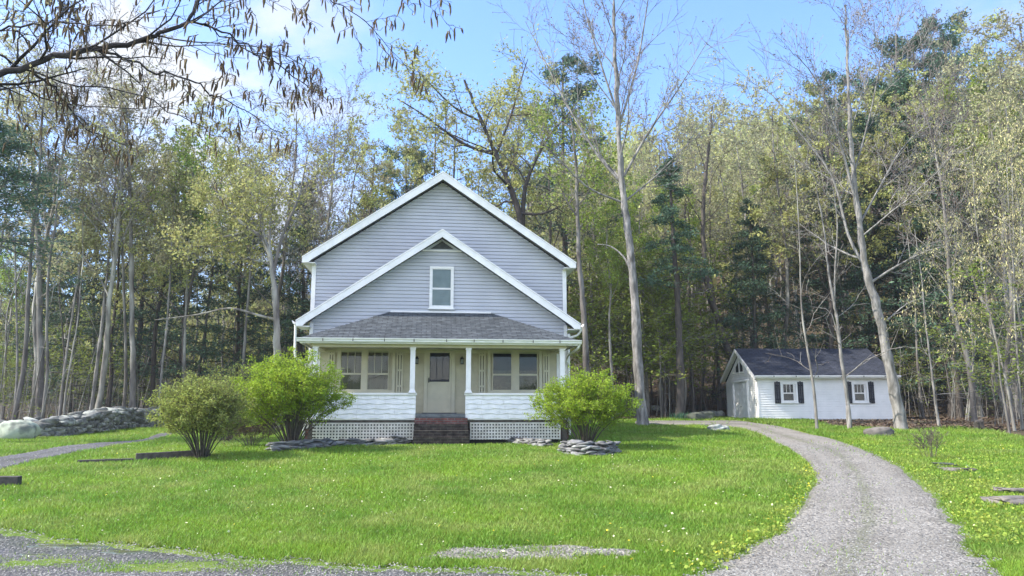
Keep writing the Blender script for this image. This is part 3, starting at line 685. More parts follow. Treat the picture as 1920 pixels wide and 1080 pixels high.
    def crownmesh(s, name, per, size, spread, **k):
        A = np.array(s.an)
        if per >= 3 and 'flat' not in k: A = A[s.r.random(len(A)) < .5]; per = per*2; spread = spread*.85
        A = np.repeat(A, per, 0) if per >= 1 else A[s.r.random(len(A)) < per]
        A = A+s.r.normal(0, spread, A.shape); V, Q = leaves(A, size, s.r, **k); return arrmesh(name, V, Q)
def P_(lv, n, ns, wig, trop, taper, t0, ang, len_, shape, rad, **k):
    d = dict(lv=lv, n=n, ns=ns, wig=wig, trop=trop, taper=taper, t0=t0, ang=ang, len=len_, shape=shape, rad=rad); d.update(k); return d
OAK = P_(4, [13, 6, 6], [7, 6, 4, 3], [.05, .20, .24, .25], [.02, .05, .03, .02], [.4, .25, .3, .5], [.38, .25, .2], [58, 48, 45], [.40, .42, .42], [.45, .35, .2], [.5, .55, .5])
BARE = P_(4, [20, 8, 7], [8, 6, 4, 3], [.03, .10, .12, .14], [.02, .09, .07, .05], [.3, .25, .3, .5], [.34, .2, .15], [42, 36, 34], [.42, .42, .45], [.5, .4, .3], [.42, .5, .5])
TALL = P_(4, [12, 5, 5], [9, 5, 4, 3], [.025, .14, .18, .2], [.01, .06, .05, .03], [.35, .25, .3, .5], [.55, .2, .2], [45, 42, 42], [.24, .45, .5], [.35, .3, .2], [.42, .5, .5])
POLE = P_(2, [16], [9, 4], [.02, .16], [.0, -.03], [.3, .3], [.35], [70], [.10], [.4], [.3])
HEM = P_(3, [75, 13], [9, 6, 3], [.01, .05, .08], [.0, -.035, -.03], [.12, .2, .4], [.12, .06], [82, 48], [.3, .36], [.9, .6], [.28, .45], flat=1, cap=4.2)
PINE = P_(4, [36, 6, 5], [9, 6, 4, 3], [.02, .10, .15, .15], [.0, .035, .04, .05], [.15, .2, .3, .5], [.30, .25, .15], [76, 45, 45], [.3, .40, .40], [.65, .3, .2], [.36, .5, .5], flat=1, cap=5.2)
SAP = P_(3, [16, 7], [7, 6, 4], [.05, .10, .14], [.02, .0, .0], [.3, .25, .4], [.25, .15], [72, 42], [.42, .38], [.55, .4], [.42, .5], flat=1)
def proto(kind, seed, H, r0, P, bark, leafmat, per, size, spread, lean=.03, sides=1, minr=.010, **lk):
    T = Tree(seed); n = 6; x = y = 0; path = [(0, 0, -.4)]
    for k in range(1, n+1): x += T.R.gauss(0, lean*H/n*2); y += T.R.gauss(0, lean*H/n*2); path.append((x, y, H*k/n))
    T.stem(path, r0, r0*.18, P)
    tm = T.trunkmesh('trunk', minr); cm = None
    if leafmat:
        cm = T.crownmesh('crown', per, size, spread, **lk); cm.materials.append(M[leafmat])
    tm.materials.append(M[bark]); return (kind, tm, cm, H, 'crown' if leafmat else None)
def plant(pr, x, y, s, rz, label, cat, group=None, tilt=(0, 0), zs=1):
    kind, tm, cm, H, _ = pr
    o = empty(kind, (x, y, hz(x, y)), rz, label=label, cat=cat, group=group); o.scale = (s, s, s*zs); o.rotation_euler = (tilt[0], tilt[1], rz)
    t = bpy.data.objects.new('trunk', tm); COL.objects.link(t); t.parent = o
    if cm: c = bpy.data.objects.new('crown', cm); COL.objects.link(c); c.parent = o
    return o
PR = {
 'oak': [proto('oak_tree', 100+k, 19, .17, OAK, 'barkdark', 'l_oak', 6, .17, .13) for k in range(3)],
 'tan': [proto('maple_tree', 120+k, 19, .155, OAK, 'bark', 'l_tan', 3, .155, .13) for k in range(2)],
 'green': [proto('maple_tree', 140+k, 18, .15, TALL, 'bark', 'l_green', 6, .18, .18) for k in range(2)],
 'bare': [proto('bare_tree', 160+k, 20, .16, BARE, 'bark', 'l_bud', 1, .10, .06, minr=.011) for k in range(2)],
 'tall': [proto('slender_tree', 180+k, 20, .12, TALL, 'bark', 'l_tan', 3, .15, .13, minr=.010) for k in range(3)],
 'pole': [proto('thin_tree', 200+k, 15, .085, POLE, 'barkpale' if k == 1 else 'bark', None, 0, 0, 0, lean=.05, minr=.008) for k in range(3)],
 'hem': [proto('hemlock_tree', 220+k, 15, .17, HEM, 'barkdark', 'l_pine', 7, .17, .11, lean=.008, aspect=.35, flat=.45, droop=.15) for k in range(2)],
 'pine': [proto('pine_tree', 240+k, 21, .24, PINE, 'barkdark', 'l_pine', 6, .24, .16, lean=.01, aspect=.30, flat=.1) for k in range(2)],
 'sap': [proto('sapling', 260+k, 4.6, .035, SAP, 'bark', 'l_sap', 3.0, .10, .10, lean=.05, minr=.005, flat=.6) for k in range(3)],
}
PR['tan'] = [p for p in PR['tan']]
rr = random.Random(3); placed0 = []

# hero trees -------------------------------------------------------
def hero(kind, seed, base, path_px, r0, r1, P, bark, leafmat, per, size, spread, label, cat, extra=(), minr=.007, dY=(), pathonly=False, **lk):
    """path_px: pixels of the trunk, each at depth base Y + dY"""
    bx, by = G(*base) if abs(base[0]) > 60 else base[:2]
    T = Tree(seed); z0 = hz(bx, by); dY = list(dY)+[0]*20
    P3 = [(0, 0, -.3)]
    for k, (a, b) in enumerate(path_px): q = U(a, b, by+dY[k]); P3.append((q[0]-bx, q[1]-by, q[2]-z0))
    T.stem(P3, r0, r1, P)
    for (pts, ra, rb, lv, yo) in extra:      # limbs given explicitly
        c = []
        for k, (a, b) in enumerate(pts): q = U(a, b, by+yo*k/(len(pts)-1)); c.append((q[0]-bx, q[1]-by, q[2]-z0))
        c = catmull(c, 3); ds = np.gradient(c, axis=0); ds /= np.linalg.norm(ds, axis=1, keepdims=True); L = float(np.sum(np.linalg.norm(np.diff(c, axis=0), axis=1)))
        T.t.append((c, np.linspace(ra, rb, len(c)), lv)); T.kids([tuple(q) for q in c], [tuple(q) for q in ds], L, ra, rb, lv, P)
    root = empty(kind, (bx, by, z0), 0, label=label, cat=cat)
    link('trunk', T.trunkmesh('trunk', minr), M[bark], root)
    if leafmat: link('crown', T.crownmesh('crown', per, size, spread, **lk), M[leafmat], root)
    return root
BIG = dict(BARE); BIG['n'] = [15, 13, 9]; BIG['t0'] = [.48, .2, .15]; BIG['ang'] = [40, 34, 34]; BIG['len'] = [.26, .42, .45]
hero('maple_tree', 31, (1206, 799), [(1197, 690), (1190, 560), (1177, 430), (1165, 330), (1158, 200), (1153, 90), (1150, -20), (1148, -90)], .26, .018, BIG, 'barkpale', 'l_bud', .6, .09, .05,
     'tall bare maple with pale scarred trunk between the house and the garage', 'tree', minr=.009,
     extra=[([(1172, 350), (1120, 290), (1060, 190), (1010, 90), (985, 40)], .075, .012, 1, 1), ([(1170, 330), (1215, 250), (1270, 170), (1325, 80)], .075, .012, 1, -1),
            ([(1160, 220), (1130, 130), (1100, 30), (1085, -40)], .06, .012, 1, -1), ([(1160, 240), (1195, 120), (1215, 0), (1225, -60)], .065, .012, 1, 1),
            ([(1168, 380), (1230, 330), (1290, 270), (1350, 225)], .05, .010, 1, 1.5), ([(1180, 500), (1168, 480), (1145, 462), (1120, 458)], .06, .02, 3, .5),
            ([(1168, 380), (1100, 350), (1040, 290), (980, 230)], .055, .010, 1, -1)])
LEAN = dict(BARE); LEAN['n'] = [11, 11, 8]; LEAN['t0'] = [.45, .2, .15]; LEAN['len'] = [.30, .42, .45]; LEAN['trop'] = [0, .06, .05, .04]; LEAN['ang'] = [44, 38, 36]
hero('leaning_tree', 32, (1692, 806), [(1678, 740), (1660, 650), (1640, 560), (1622, 500), (1612, 420), (1600, 320), (1592, 200), (1588, 90), (1585, 10)], .25, .016, LEAN, 'barkpale', 'l_bud', .5, .08, .05,
     'pale leaning bare tree at the right corner of the garage', 'tree', minr=.008,
     extra=[([(1622, 500), (1590, 440), (1560, 330), (1500, 250), (1450, 180), (1400, 150)], .07, .010, 1, 1), ([(1605, 380), (1570, 250), (1530, 150), (1490, 100)], .06, .012, 1, -1),
            ([(1612, 420), (1650, 350), (1690, 280), (1740, 230)], .05, .010, 1, 1), ([(1632, 530), (1680, 500), (1740, 470), (1790, 460)], .06, .012, 1, 0),
            ([(1652, 610), (1700, 570), (1730, 560)], .035, .008, 2, 0), ([(1600, 330), (1630, 220), (1650, 120), (1660, 40)], .045, .008, 1, 0)])
THIN = P_(3, [10, 5], [8, 5, 3], [.03, .16, .2], [.0, .04, .02], [.3, .3, .5], [.15, .2], [55, 45], [.24, .4], [.4, .3], [.38, .5])
hero('slender_tree', 33, (1532, 806), [(1527, 740), (1518, 680), (1508, 620), (1502, 560), (1500, 480), (1496, 390), (1490, 300)], .06, .012, THIN, 'bark', 'l_bud', 1, .06, .05, 'thin bare tree leaning in front of the garage, left of the pair', 'tree', minr=.007)
hero('slender_tree', 34, (1594, 806), [(1588, 740), (1577, 670), (1570, 600), (1562, 560), (1552, 500), (1545, 430), (1530, 350)], .09, .015, THIN, 'barkpale', 'l_bud', 1, .06, .05, 'thicker bare tree in front of the garage beside its right window', 'tree', minr=.007,
     extra=[([(1564, 570), (1566, 500), (1570, 420), (1560, 340)], .05, .01, 1, 0), ([(1580, 690), (1560, 590), (1520, 575)], .03, .01, 2, 0)])
hero('thin_tree', 35, (1762, 800), [(1752, 740), (1745, 680), (1735, 600), (1728, 520), (1715, 430)], .06, .015, THIN, 'barkpale', None, 0, 0, 0, 'thin pale pole tree standing right of the leaning tree', 'tree')
HO_ = dict(OAK); HO_['n'] = [8, 6, 6]; HO_['t0'] = [.45, .2, .15]; HO_['len'] = [.34, .45, .45]
hero('oak_tree', 36, (-1.2+2.0, 40.5), [(985, 640), (982, 500), (978, 420), (960, 360), (930, 290), (900, 220), (870, 150)], .28, .05, HO_, 'barkdark', 'l_oak', 5, .16, .28,
     'crooked dark limbed oak with sparse yellow leaves directly behind the house roof', 'tree',
     extra=[([(980, 440), (985, 350), (1020, 270), (1060, 220), (1090, 180)], .14, .02, 1, 1), ([(930, 290), (870, 270), (800, 220), (745, 185)], .11, .02, 1, -1), ([(975, 400), (1020, 400), (1080, 370), (1120, 345)], .08, .02, 1, -1),
            ([(905, 230), (850, 200), (800, 150), (770, 120)], .07, .02, 1, 0), ([(930, 290), (960, 210), (980, 140), (990, 110)], .09, .02, 1, 1)])
hero('oak_tree', 37, (-10.5, 34), [(520, 680), (518, 590), (512, 520), (500, 460), (470, 430), (430, 395), (400, 350)], .19, .03, HO_, 'bark', 'l_oak', 6, .14, .26,
     'oak with yellow green leaves leaning left behind the bushes', 'tree',
     extra=[([(510, 520), (530, 440), (560, 370), (575, 300), (590, 240)], .10, .015, 1, 1), ([(505, 470), (510, 390), (540, 330), (620, 290)], .07, .012, 1, 0), ([(470, 430), (440, 440), (380, 450), (330, 455)], .06, .01, 1, -1),
            ([(519, 600), (480, 590), (430, 578), (370, 590), (290, 600)], .07, .02, 3, -1), ([(500, 460), (480, 380), (450, 320), (440, 270)], .07, .012, 1, 0)])
hero('dark_tree', 38, (14.0, 48.3), [(1378, 700), (1352, 620), (1325, 520), (1318, 430), (1322, 340), (1330, 260), (1335, 200)], .26, .05, TALL, 'barkdark', 'l_tan', 3, .16, .3, 'dark trunk curving up left of the garage roof', 'tree',
     extra=[([(1345, 600), (1310, 500), (1285, 420), (1290, 330)], .14, .03, 1, 1)])
hero('dark_tree', 39, (9.4, 42.5), [(1276, 700), (1272, 600), (1268, 520), (1262, 440), (1258, 360), (1255, 300)], .25, .05, HEM | dict(t0=[.45, .06], cap=2.6, n=[34, 12]), 'barkdark', 'l_pine', 8, .18, .12, 'dark pine with blue green boughs right of the tall bare maple', 'tree', aspect=.35, flat=.35)
hero('old_tree', 40, (3.65, 37.5), [(1098, 640), (1092, 560), (1085, 470), (1082, 380), (1080, 300), (1070, 220)], .17, .04, TALL, 'bark', 'l_green', 4, .15, .3, 'grey trunk rising just right of the house corner', 'tree', minr=.008)
def W38(px, Y=38): return ((px-960)/FPX*Y*CP, Y)
LT = dict(TALL); LT['t0'] = [.62, .2, .2]
for k, (px, Y, pts, r0, bk, lf, lb) in enumerate([
    (250, 38.5, [(250, 700), (248, 600), (246, 480), (244, 380), (240, 280), (236, 200)], .24, 'bark', 'l_tan', 'thick grey double trunk behind the stone wall, right stem'),
    (233, 39.5, [(236, 700), (234, 600), (230, 480), (224, 380), (214, 300)], .13, 'bark', 'l_tan', 'slimmer grey stem just left of the thick trunk behind the stone wall'),
    (78, 37, [(76, 700), (74, 600), (72, 480), (66, 380), (58, 280), (50, 200)], .26, 'bark', 'l_tan', 'thick grey trunk behind the pale boulder end of the stone wall'),
    (112, 38, [(120, 700), (134, 600), (150, 500), (158, 420)], .09, 'barkpale', 'l_tan', 'thin pale trunk leaning right behind the stone wall'),
    (170, 39, [(180, 700), (190, 620), (200, 520), (212, 400), (220, 300)], .15, 'barkpale', 'l_oak', 'pale trunk leaning right in the middle of the stone wall'),
    (30, 36, [(31, 720), (32, 640), (30, 540), (27, 450)], .09, 'barkpale', None, 'thin straight pale trunk at the far left behind the boulder'),
    (300, 38, [(303, 700), (312, 620), (318, 540), (322, 450), (330, 350)], .10, 'barkpale', 'l_tan', 'slim pale trunk behind the left edge of the olive bush'),
    (342, 39, [(345, 700), (348, 600), (352, 500), (358, 400), (362, 300)], .12, 'bark', 'l_green', 'straight grey trunk above the middle of the olive bush'),
    (455, 40, [(455, 700), (462, 600), (470, 500), (476, 400), (480, 300)], .13, 'bark', 'l_tan', 'grey trunk between the olive bush and the bright bush')]):
    hero('slender_tree', 400+k, W38(px, Y), pts, r0*.74, .03, LT, bk, lf, 4, .15, .15, lb, 'tree', minr=.009); placed0.append(W38(px, Y))
# near hemlock at the left edge
hero('hemlock_tree', 41, (-16.9, 24), [(-40, 560), (-36, 440), (-32, 350), (-30, 290), (-28, 230)], .20, .03, HEM | dict(t0=[.34, .06], cap=3.3, n=[70, 14], shape=[.7, .6]), 'bark', 'l_pine', 8, .12, .09, 'dark green hemlock boughs reaching in at the left picture edge', 'tree', aspect=.3, flat=.4)

# birch with catkins: trunk stands left of the frame, a limb reaches in
BX, BY_ = -4.6, 4.4; T = Tree(77); z0 = hz(BX, BY_)
T.t.append((catmull([(0, 0, -.3), (.05, 0, 1.5), (.1, .05, 3.2), (.05, .1, 5), (-.1, .1, 7.5)], 5), np.linspace(.13, .06, 21), 0))
BP = P_(4, [0, 13, 6], [6, 7, 6, 3], [.03, .13, .17, .25], [0, -.01, -.01, -.04], [.5, .25, .3, .5], [.1, .12, .1], [45, 40, 42], [.3, .26, .40], [.3, .3, .3], [.5, .5, .6])
def bl(pts, Y0, Y1, ra, rb, lv, on=True):
    c = []
    for k, (a, b) in enumerate(pts): q = U(a, b, Y0+(Y1-Y0)*k/(len(pts)-1)); c.append((q[0]-BX, q[1]-BY_, q[2]-z0))
    if on == 'root': c = [(.08, .03, c[0][2]-.35)]+c
    c = catmull(c, 4); c[1:-1] += T.r.normal(0, .011, c[1:-1].shape); ds = np.gradient(c, axis=0); ds /= np.linalg.norm(ds, axis=1, keepdims=True); L = float(np.sum(np.linalg.norm(np.diff(c, axis=0), axis=1)))
    T.t.append((c, np.linspace(ra, rb, len(c)), lv)); T.kids([tuple(q) for q in c], [tuple(q) for q in ds], L, ra, rb, lv, BP)
bl([(-60, 150), (60, 118), (140, 98), (240, 82), (300, 62), (350, 42), (372, 0), (380, -60)], 4.4, 4.6, .030, .010, 1, 'root')
bl([(190, 98), (280, 130), (350, 148), (400, 175), (460, 210), (530, 250)], 4.5, 5.0, .010, .003, 1)
bl([(358, 40), (430, 65), (500, 110), (560, 150), (615, 190)], 4.6, 5.2, .009, .003, 1)
bl([(358, 42), (400, 52), (470, 95), (540, 108), (590, 140)], 4.6, 4.9, .007, .003, 1)
bl([(60, 135), (100, 165), (130, 205), (170, 245), (240, 275)], 4.5, 5.2, .009, .003, 1)
bl([(175, 92), (150, 50), (120, 10), (100, -30)], 4.5, 4.7, .009, .004, 1)
bl([(-60, 70), (40, 50), (120, 45), (220, 45), (300, 20)], 4.3, 4.4, .010, .003, 1, 'root')
bl([(-60, 190), (30, 160), (90, 190), (200, 200), (330, 205)], 4.6, 5.6, .010, .003, 1, 'root')
bl([(-60, 90), (40, 130), (150, 160), (260, 178), (360, 230), (430, 270)], 4.4, 6.0, .010, .003, 1, 'root')
bl([(380, -60), (470, -30), (580, -20), (640, 10), (700, 55), (765, 130)], 4.6, 4.8, .008, .002, 1)
bl([(380, -60), (480, -60), (640, -60), (740, -30), (830, 0)], 4.6, 4.7, .006, .002, 1)
bl([(470, -30), (460, 10), (480, 30)], 4.6, 4.6, .004, .002, 2)
bl([(580, -20), (575, 20), (583, 50)], 4.6, 4.6, .004, .002, 2)
root = empty('birch_tree', (BX, BY_, z0), 0, label='overhanging birch branch with dangling brown catkins across the upper left sky', cat='tree')
link('trunk', T.trunkmesh('trunk', .0016), M['birch'], root)
A = np.array(T.an); sel = A[T.r.random(len(A)) < .30]
def catkins(C_, L0, r0, r, per=2):
    C_ = np.repeat(C_, per, 0); V = []; Q = []; b = 0
    for c in C_:
        L = L0*r.uniform(.6, 1.25); x, y = r.normal(0, .012, 2); dx, dy = r.normal(0, .006, 2)
        p = np.array([(c[0], c[1], c[2]), (c[0]+x, c[1]+y, c[2]-.012), (c[0]+x+dx, c[1]+y+dy, c[2]-.012-L*.5), (c[0]+x+dx*2, c[1]+y+dy*2, c[2]-.012-L)])
        v, q, _ = tube(p, np.array([.001, r0*.8, r0, r0*.3])*r.uniform(.8, 1.2), 5); V.append(v); Q.append(q+b); b += len(v)
    return np.concatenate(V), np.concatenate(Q)
V, Q = catkins(sel, .066, .0068, T.r, 1); link('catkins', arrmesh('catkins', V, Q, smooth=True), M['catkin'], root)['kind'] = 'stuff'
sel2 = A[T.r.random(len(A)) < .3]; V, Q = leaves(sel2+T.r.normal(0, .01, sel2.shape), .02, T.r); link('leaf_buds', arrmesh('leaf_buds', V, Q), M['l_tan'], root)['kind'] = 'stuff'

# right edge catkin tree + bright sapling
T = Tree(91); bx, by = G(1903, 808); z0 = hz(bx, by)
CP_ = P_(4, [9, 7, 5], [7, 6, 5, 3], [.04, .12, .16, .2], [0, .0, -.06, -.05], [.3, .25, .3, .5], [.25, .15, .1], [45, 40, 42], [.42, .45, .42], [.3, .3, .3], [.5, .5, .55])
for k, (x, lean) in enumerate(((0, -.07), (.35, .05), (.9, -.02), (1.3, .1))):
    T.stem([(x, .1*k, -.2), (x+lean*2, .1*k, 2), (x+lean*6, .2, 5), (x+lean*10+.2, .3, 8.5), (x+lean*11+.4, .3, 11.5)], .055, .012, CP_)
root = empty('hazel_tree', (bx, by, z0), 0, label='multi stemmed tree hung with pale yellow catkins at the right picture edge', cat='tree')
link('trunk', T.trunkmesh('trunk', .006), M['bark'], root)
A = np.array(T.an); sel = A[T.r.random(len(A)) < .9]; C3 = np.repeat(sel, 3, 0)+T.r.normal(0, .09, (len(sel)*3, 3))
V, Q = leaves(C3, .11, T.r, aspect=.28, droop=1.6); link('catkins', arrmesh('catkins', V, Q), M['catkin2'], root)['kind'] = 'stuff'
V, Q = leaves(A+T.r.normal(0, .12, A.shape), .07, T.r); link('crown', arrmesh('crown', V, Q), M['l_sap'], root)
for k, (a, b, s, l) in enumerate([(1895, 815, 1.35, 'bright yellow green sapling at the foot of the catkin tree'), (1862, 800, 1.1, 'small spreading sapling left of the catkin tree')]):
    x, y = G(a, b); plant(PR['sap'][k], x, y, s, k*2.1, l, 'sapling')

# ------------------------------------------------------------------ forest
placed = [(3.65, 37.5), (-10.6, 34), (.8, 40.5), (14, 48.3), (9.4, 42.5)]+placed0
def ok(x, y, d, big=False):
    for a, b in placed:
        if (a-x)**2+(b-y)**2 < d*d: return False
    lx, ly = x-HO[0], y-HO[1]
    if abs(lx) < 6 and -3 < ly < 12.5: return False
    if 11.5 < x < 22.8 and y < 49.3: return False
    if 0 < x < 12 and y < 47 and big: return False
    return forest(x, y) > .6
def region(x, y):
    u = x/y
    if u < -.32: return 'behind the stone wall'
    if u < .10: return 'behind the house'
    if u < .27: return 'on the slope between the house and the garage'
    if u < .54: return 'on the hillside behind the garage'
    return 'in the woods right of the garage'
DESC = {'oak': ('yellow leafed oak', 'oak'), 'tan': ('olive tan budding maple', 'maple'), 'green': ('fresh green leafed maple', 'maple'), 'bare': ('grey bare branched tree', 'bare tree'),
        'tall': ('slim high crowned tree', 'slender tree'), 'pole': ('leafless thin pole tree', 'thin tree'), 'hem': ('dark green hemlock', 'hemlock'), 'pine': ('dark green pine', 'pine'), 'sap': ('low layered yellow green sapling', 'sapling')}
def fplant(kind, x, y, s, tilt=.03, zs=1):
    a, cat = DESC[kind]; g = f'{a}s {region(x, y)}'
    plant(rr.choice(PR[kind]), x, y, s, rr.uniform(0, 6.28), f'{a} standing {region(x, y)}', cat, g, (rr.gauss(0, tilt), rr.gauss(0, tilt)), zs); placed.append((x, y))
def fat(kind, px, Y, s, zs=1):
    x = (px-960)/FPX*Y*CP; fplant(kind, x, Y, s, .01, zs)
# chosen evergreens and crowns that show in the photograph
for k, px, Y, s, zs in [('pine', 762, 52, .92, 1), ('pine', 1062, 56, 1.28, 1), ('pine', 1425, 52, .62, 1), ('hem', 1420, 49, .95, 1), ('pine', 1765, 60, 1.30, 1), ('hem', 1745, 50, 1.5, 1), ('pine', 1700, 52, 1.1, 1),
                    ('pine', 1590, 62, 1.2, 1), ('hem', 1660, 50, 1.35, 1), ('pine', 1840, 66, 1.3, 1), ('hem', 440, 50, 1.1, 1), ('hem', 130, 44, .9, 1), ('hem', 330, 46, 1.0, 1), ('hem', 1800, 44, 1.1, 1), ('hem', 1560, 52, 1.2, 1),
                    ('hem', 560, 48, 1.05, 1), ('hem', 250, 52, 1.2, 1), ('hem', 60, 50, 1.2, 1), ('hem', 680, 55, 1.1, 1), ('oak', 1640, 52, 1.0, 1), ('oak', 1560, 49.5, 1.05, 1), ('tan', 1480, 51, 1.15, 1), ('tan', 1420, 55, 1.15, 1),
                    ('oak', 1850, 50, 1.05, 1), ('oak', 1780, 46, .9, 1), ('oak', 1920, 44, 1.05, 1), ('tan', 1900, 56, 1.2, 1), ('bare', 1250, 60, 1.0, 1), ('bare', 1740, 54, 1.35, 1), ('oak', 700, 44, .85, 1), ('tan', 690, 50, .85, 1), ('tan', 640, 42, .80, 1),
                    ('oak', 860, 48, 1.05, 1), ('tan', 800, 44, 1.0, 1), ('tan', 960, 52, 1.15, 1), ('oak', 1040, 46, .95, 1), ('tan', 1120, 48, .85, 1), ('tan', 1350, 52, .95, 1), ('green', 1215, 46, .72, 1), ('green', 1150, 42, .62, 1), ('green', 1300, 50, .8, 1),
                    ('bare', 600, 40, .85, 1), ('bare', 520, 44, .95, 1), ('bare', 60, 40, .95, 1), ('bare', 180, 38, .95, 1), ('oak', 200, 42, .75, 1), ('oak', 350, 40, .75, 1), ('tan', 110, 46, .95, 1), ('tan', 300, 50, .9, 1), ('tan', 450, 52, .95, 1)]:
    fat(k, px, Y, s, zs)
n = 0; tries = 0; W = [('oak', .08), ('tan', .12), ('green', .07), ('bare', .17), ('tall', .26), ('pole', .30)]
while n < 165 and tries < 6000:
    tries += 1; v = rr.random(); Y = 34+56*v**1.4; u = rr.uniform(-.74, .76)
    x = u*Y
    if -.10 < u < .05 and Y < 60 and rr.random() < .7: continue
    k = rr.choices([w[0] for w in W], [w[1] for w in W])[0]
    if not ok(x, Y, 1.35, k in ('oak', 'tan', 'green', 'tall')): continue
    if u < .05: s = rr.uniform(.62, .98)
    elif u < .25: s = rr.uniform(.55, .9)
    else: s = rr.uniform(.75, 1.1)
    fplant(k, x, Y, s, .035); n += 1
n = 0; tries = 0
while n < 44 and tries < 2000:      # green understorey on the slope
    tries += 1; Y = 39+16*rr.random(); u = rr.uniform(.085, .28); x = u*Y
    if not ok(x, Y, .9): continue
    fplant('sap', x, Y, rr.uniform(1.2, 2.5), .05); n += 1
n = 0; tries = 0
while n < 55 and tries < 3000:
    tries += 1; Y = 34+26*rr.random(); u = rr.uniform(-.72, .74); x = u*Y
    if -.17 < u < .05 or not ok(x, Y, .8): continue
    fplant('sap', x, Y, rr.uniform(.6, 1.3), .05); n += 1

# far woods on the rising ground: one mass
def far_woods():
    r = np.random.default_rng(5); V = []; Q = []; TV = []; TQ = []; b = tb = 0
    for k in range(760):
        Y, u = (r.uniform(72, 190), r.uniform(-.85, .85)) if k < 520 else (r.uniform(66, 125), r.uniform(-.85, -.05)); x = u*Y; z = hz(x, Y); H = r.uniform(12, 19); n = 170
        if u < .1: H *= .7
        c = np.array([x, Y, z+H*(.62 if k < 520 else .42)]); q = rnd_unit(r, n)*(r.random((n, 1))**.4)*np.array([H*.24, H*.24, H*.40])+c+r.normal(0, .5, (n, 3))
        v, f = leaves(q, 1.0, r); V.append(v); Q.append(f+b); b += len(v)
        p = np.array([(x, Y, z-.5), (x+r.normal(0, .3), Y, z+H*.5), (x+r.normal(0, .5), Y, z+H*.95)]); v, f, _ = tube(p, np.array([.22, .15, .04]), 4); TV.append(v); TQ.append(f+tb); tb += len(v)
    o = tag(link('far_woods', arrmesh('far_woods', np.concatenate(V), np.concatenate(Q)), M['l_oak']), 'hazy olive woods covering the distant slope', kind='stuff')
    tag(link('far_trunks', arrmesh('far_trunks', np.concatenate(TV), np.concatenate(TQ)), M['bark']), 'grey trunks of the woods on the distant slope', kind='stuff')
far_woods()
# brush: thin shoots and small leaves inside the woods
def brush():
    r = np.random.default_rng(6); TV = []; TQ = []; b = 0; P = []
    for k in range(2600):
        Y = r.uniform(33, 75); u = r.uniform(-.78, .80); x = u*Y
        if forest(x, Y) < .8 or (abs(x-HO[0]) < 6 and Y < 38) or (11.5 < x < 22.5 and Y < 48.8): continue
        z = hz(x, Y); H = r.uniform(.8, 5)*(1 if r.random() < .8 else 2); rad = .006+.0035*H
        p = np.array([(x, Y, z-.1), (x+r.normal(0, .06)*H, Y+r.normal(0, .06)*H, z+H*.5), (x+r.normal(0, .12)*H, Y+r.normal(0, .12)*H, z+H)])
        v, f, _ = tube(p, np.array([rad, rad*.7, rad*.3]), 3); TV.append(v); TQ.append(f+b); b += len(v)
        for q in range(4):
            t = r.uniform(.2, .95); a = p[0]*(1-t)+p[2]*t; d = rnd_unit(r, 1)[0]; d[2] *= .3; e = a+d*r.uniform(.3, 1.1); v, f, _ = tube(np.array([a, (a+e)/2+(0, 0, .04), e]), np.array([rad*.5, rad*.4, rad*.2]), 3); TV.append(v); TQ.append(f+b); b += len(v)
            if k % 3 == 0: P.append(e[None]+r.normal(0, .22, (7, 3))*np.array([1, 1, .35]))
    tag(link('brush_stems', arrmesh('brush_stems', np.concatenate(TV), np.concatenate(TQ)), M['bark']), 'thin grey shoots filling the woods floor', kind='stuff')
    V, Q = leaves(np.concatenate(P), .10, r, flat=.5); tag(link('brush_leaves', arrmesh('brush_leaves', V, Q), M['l_sap']), 'small young leaves of the woodland brush', kind='stuff')
brush()

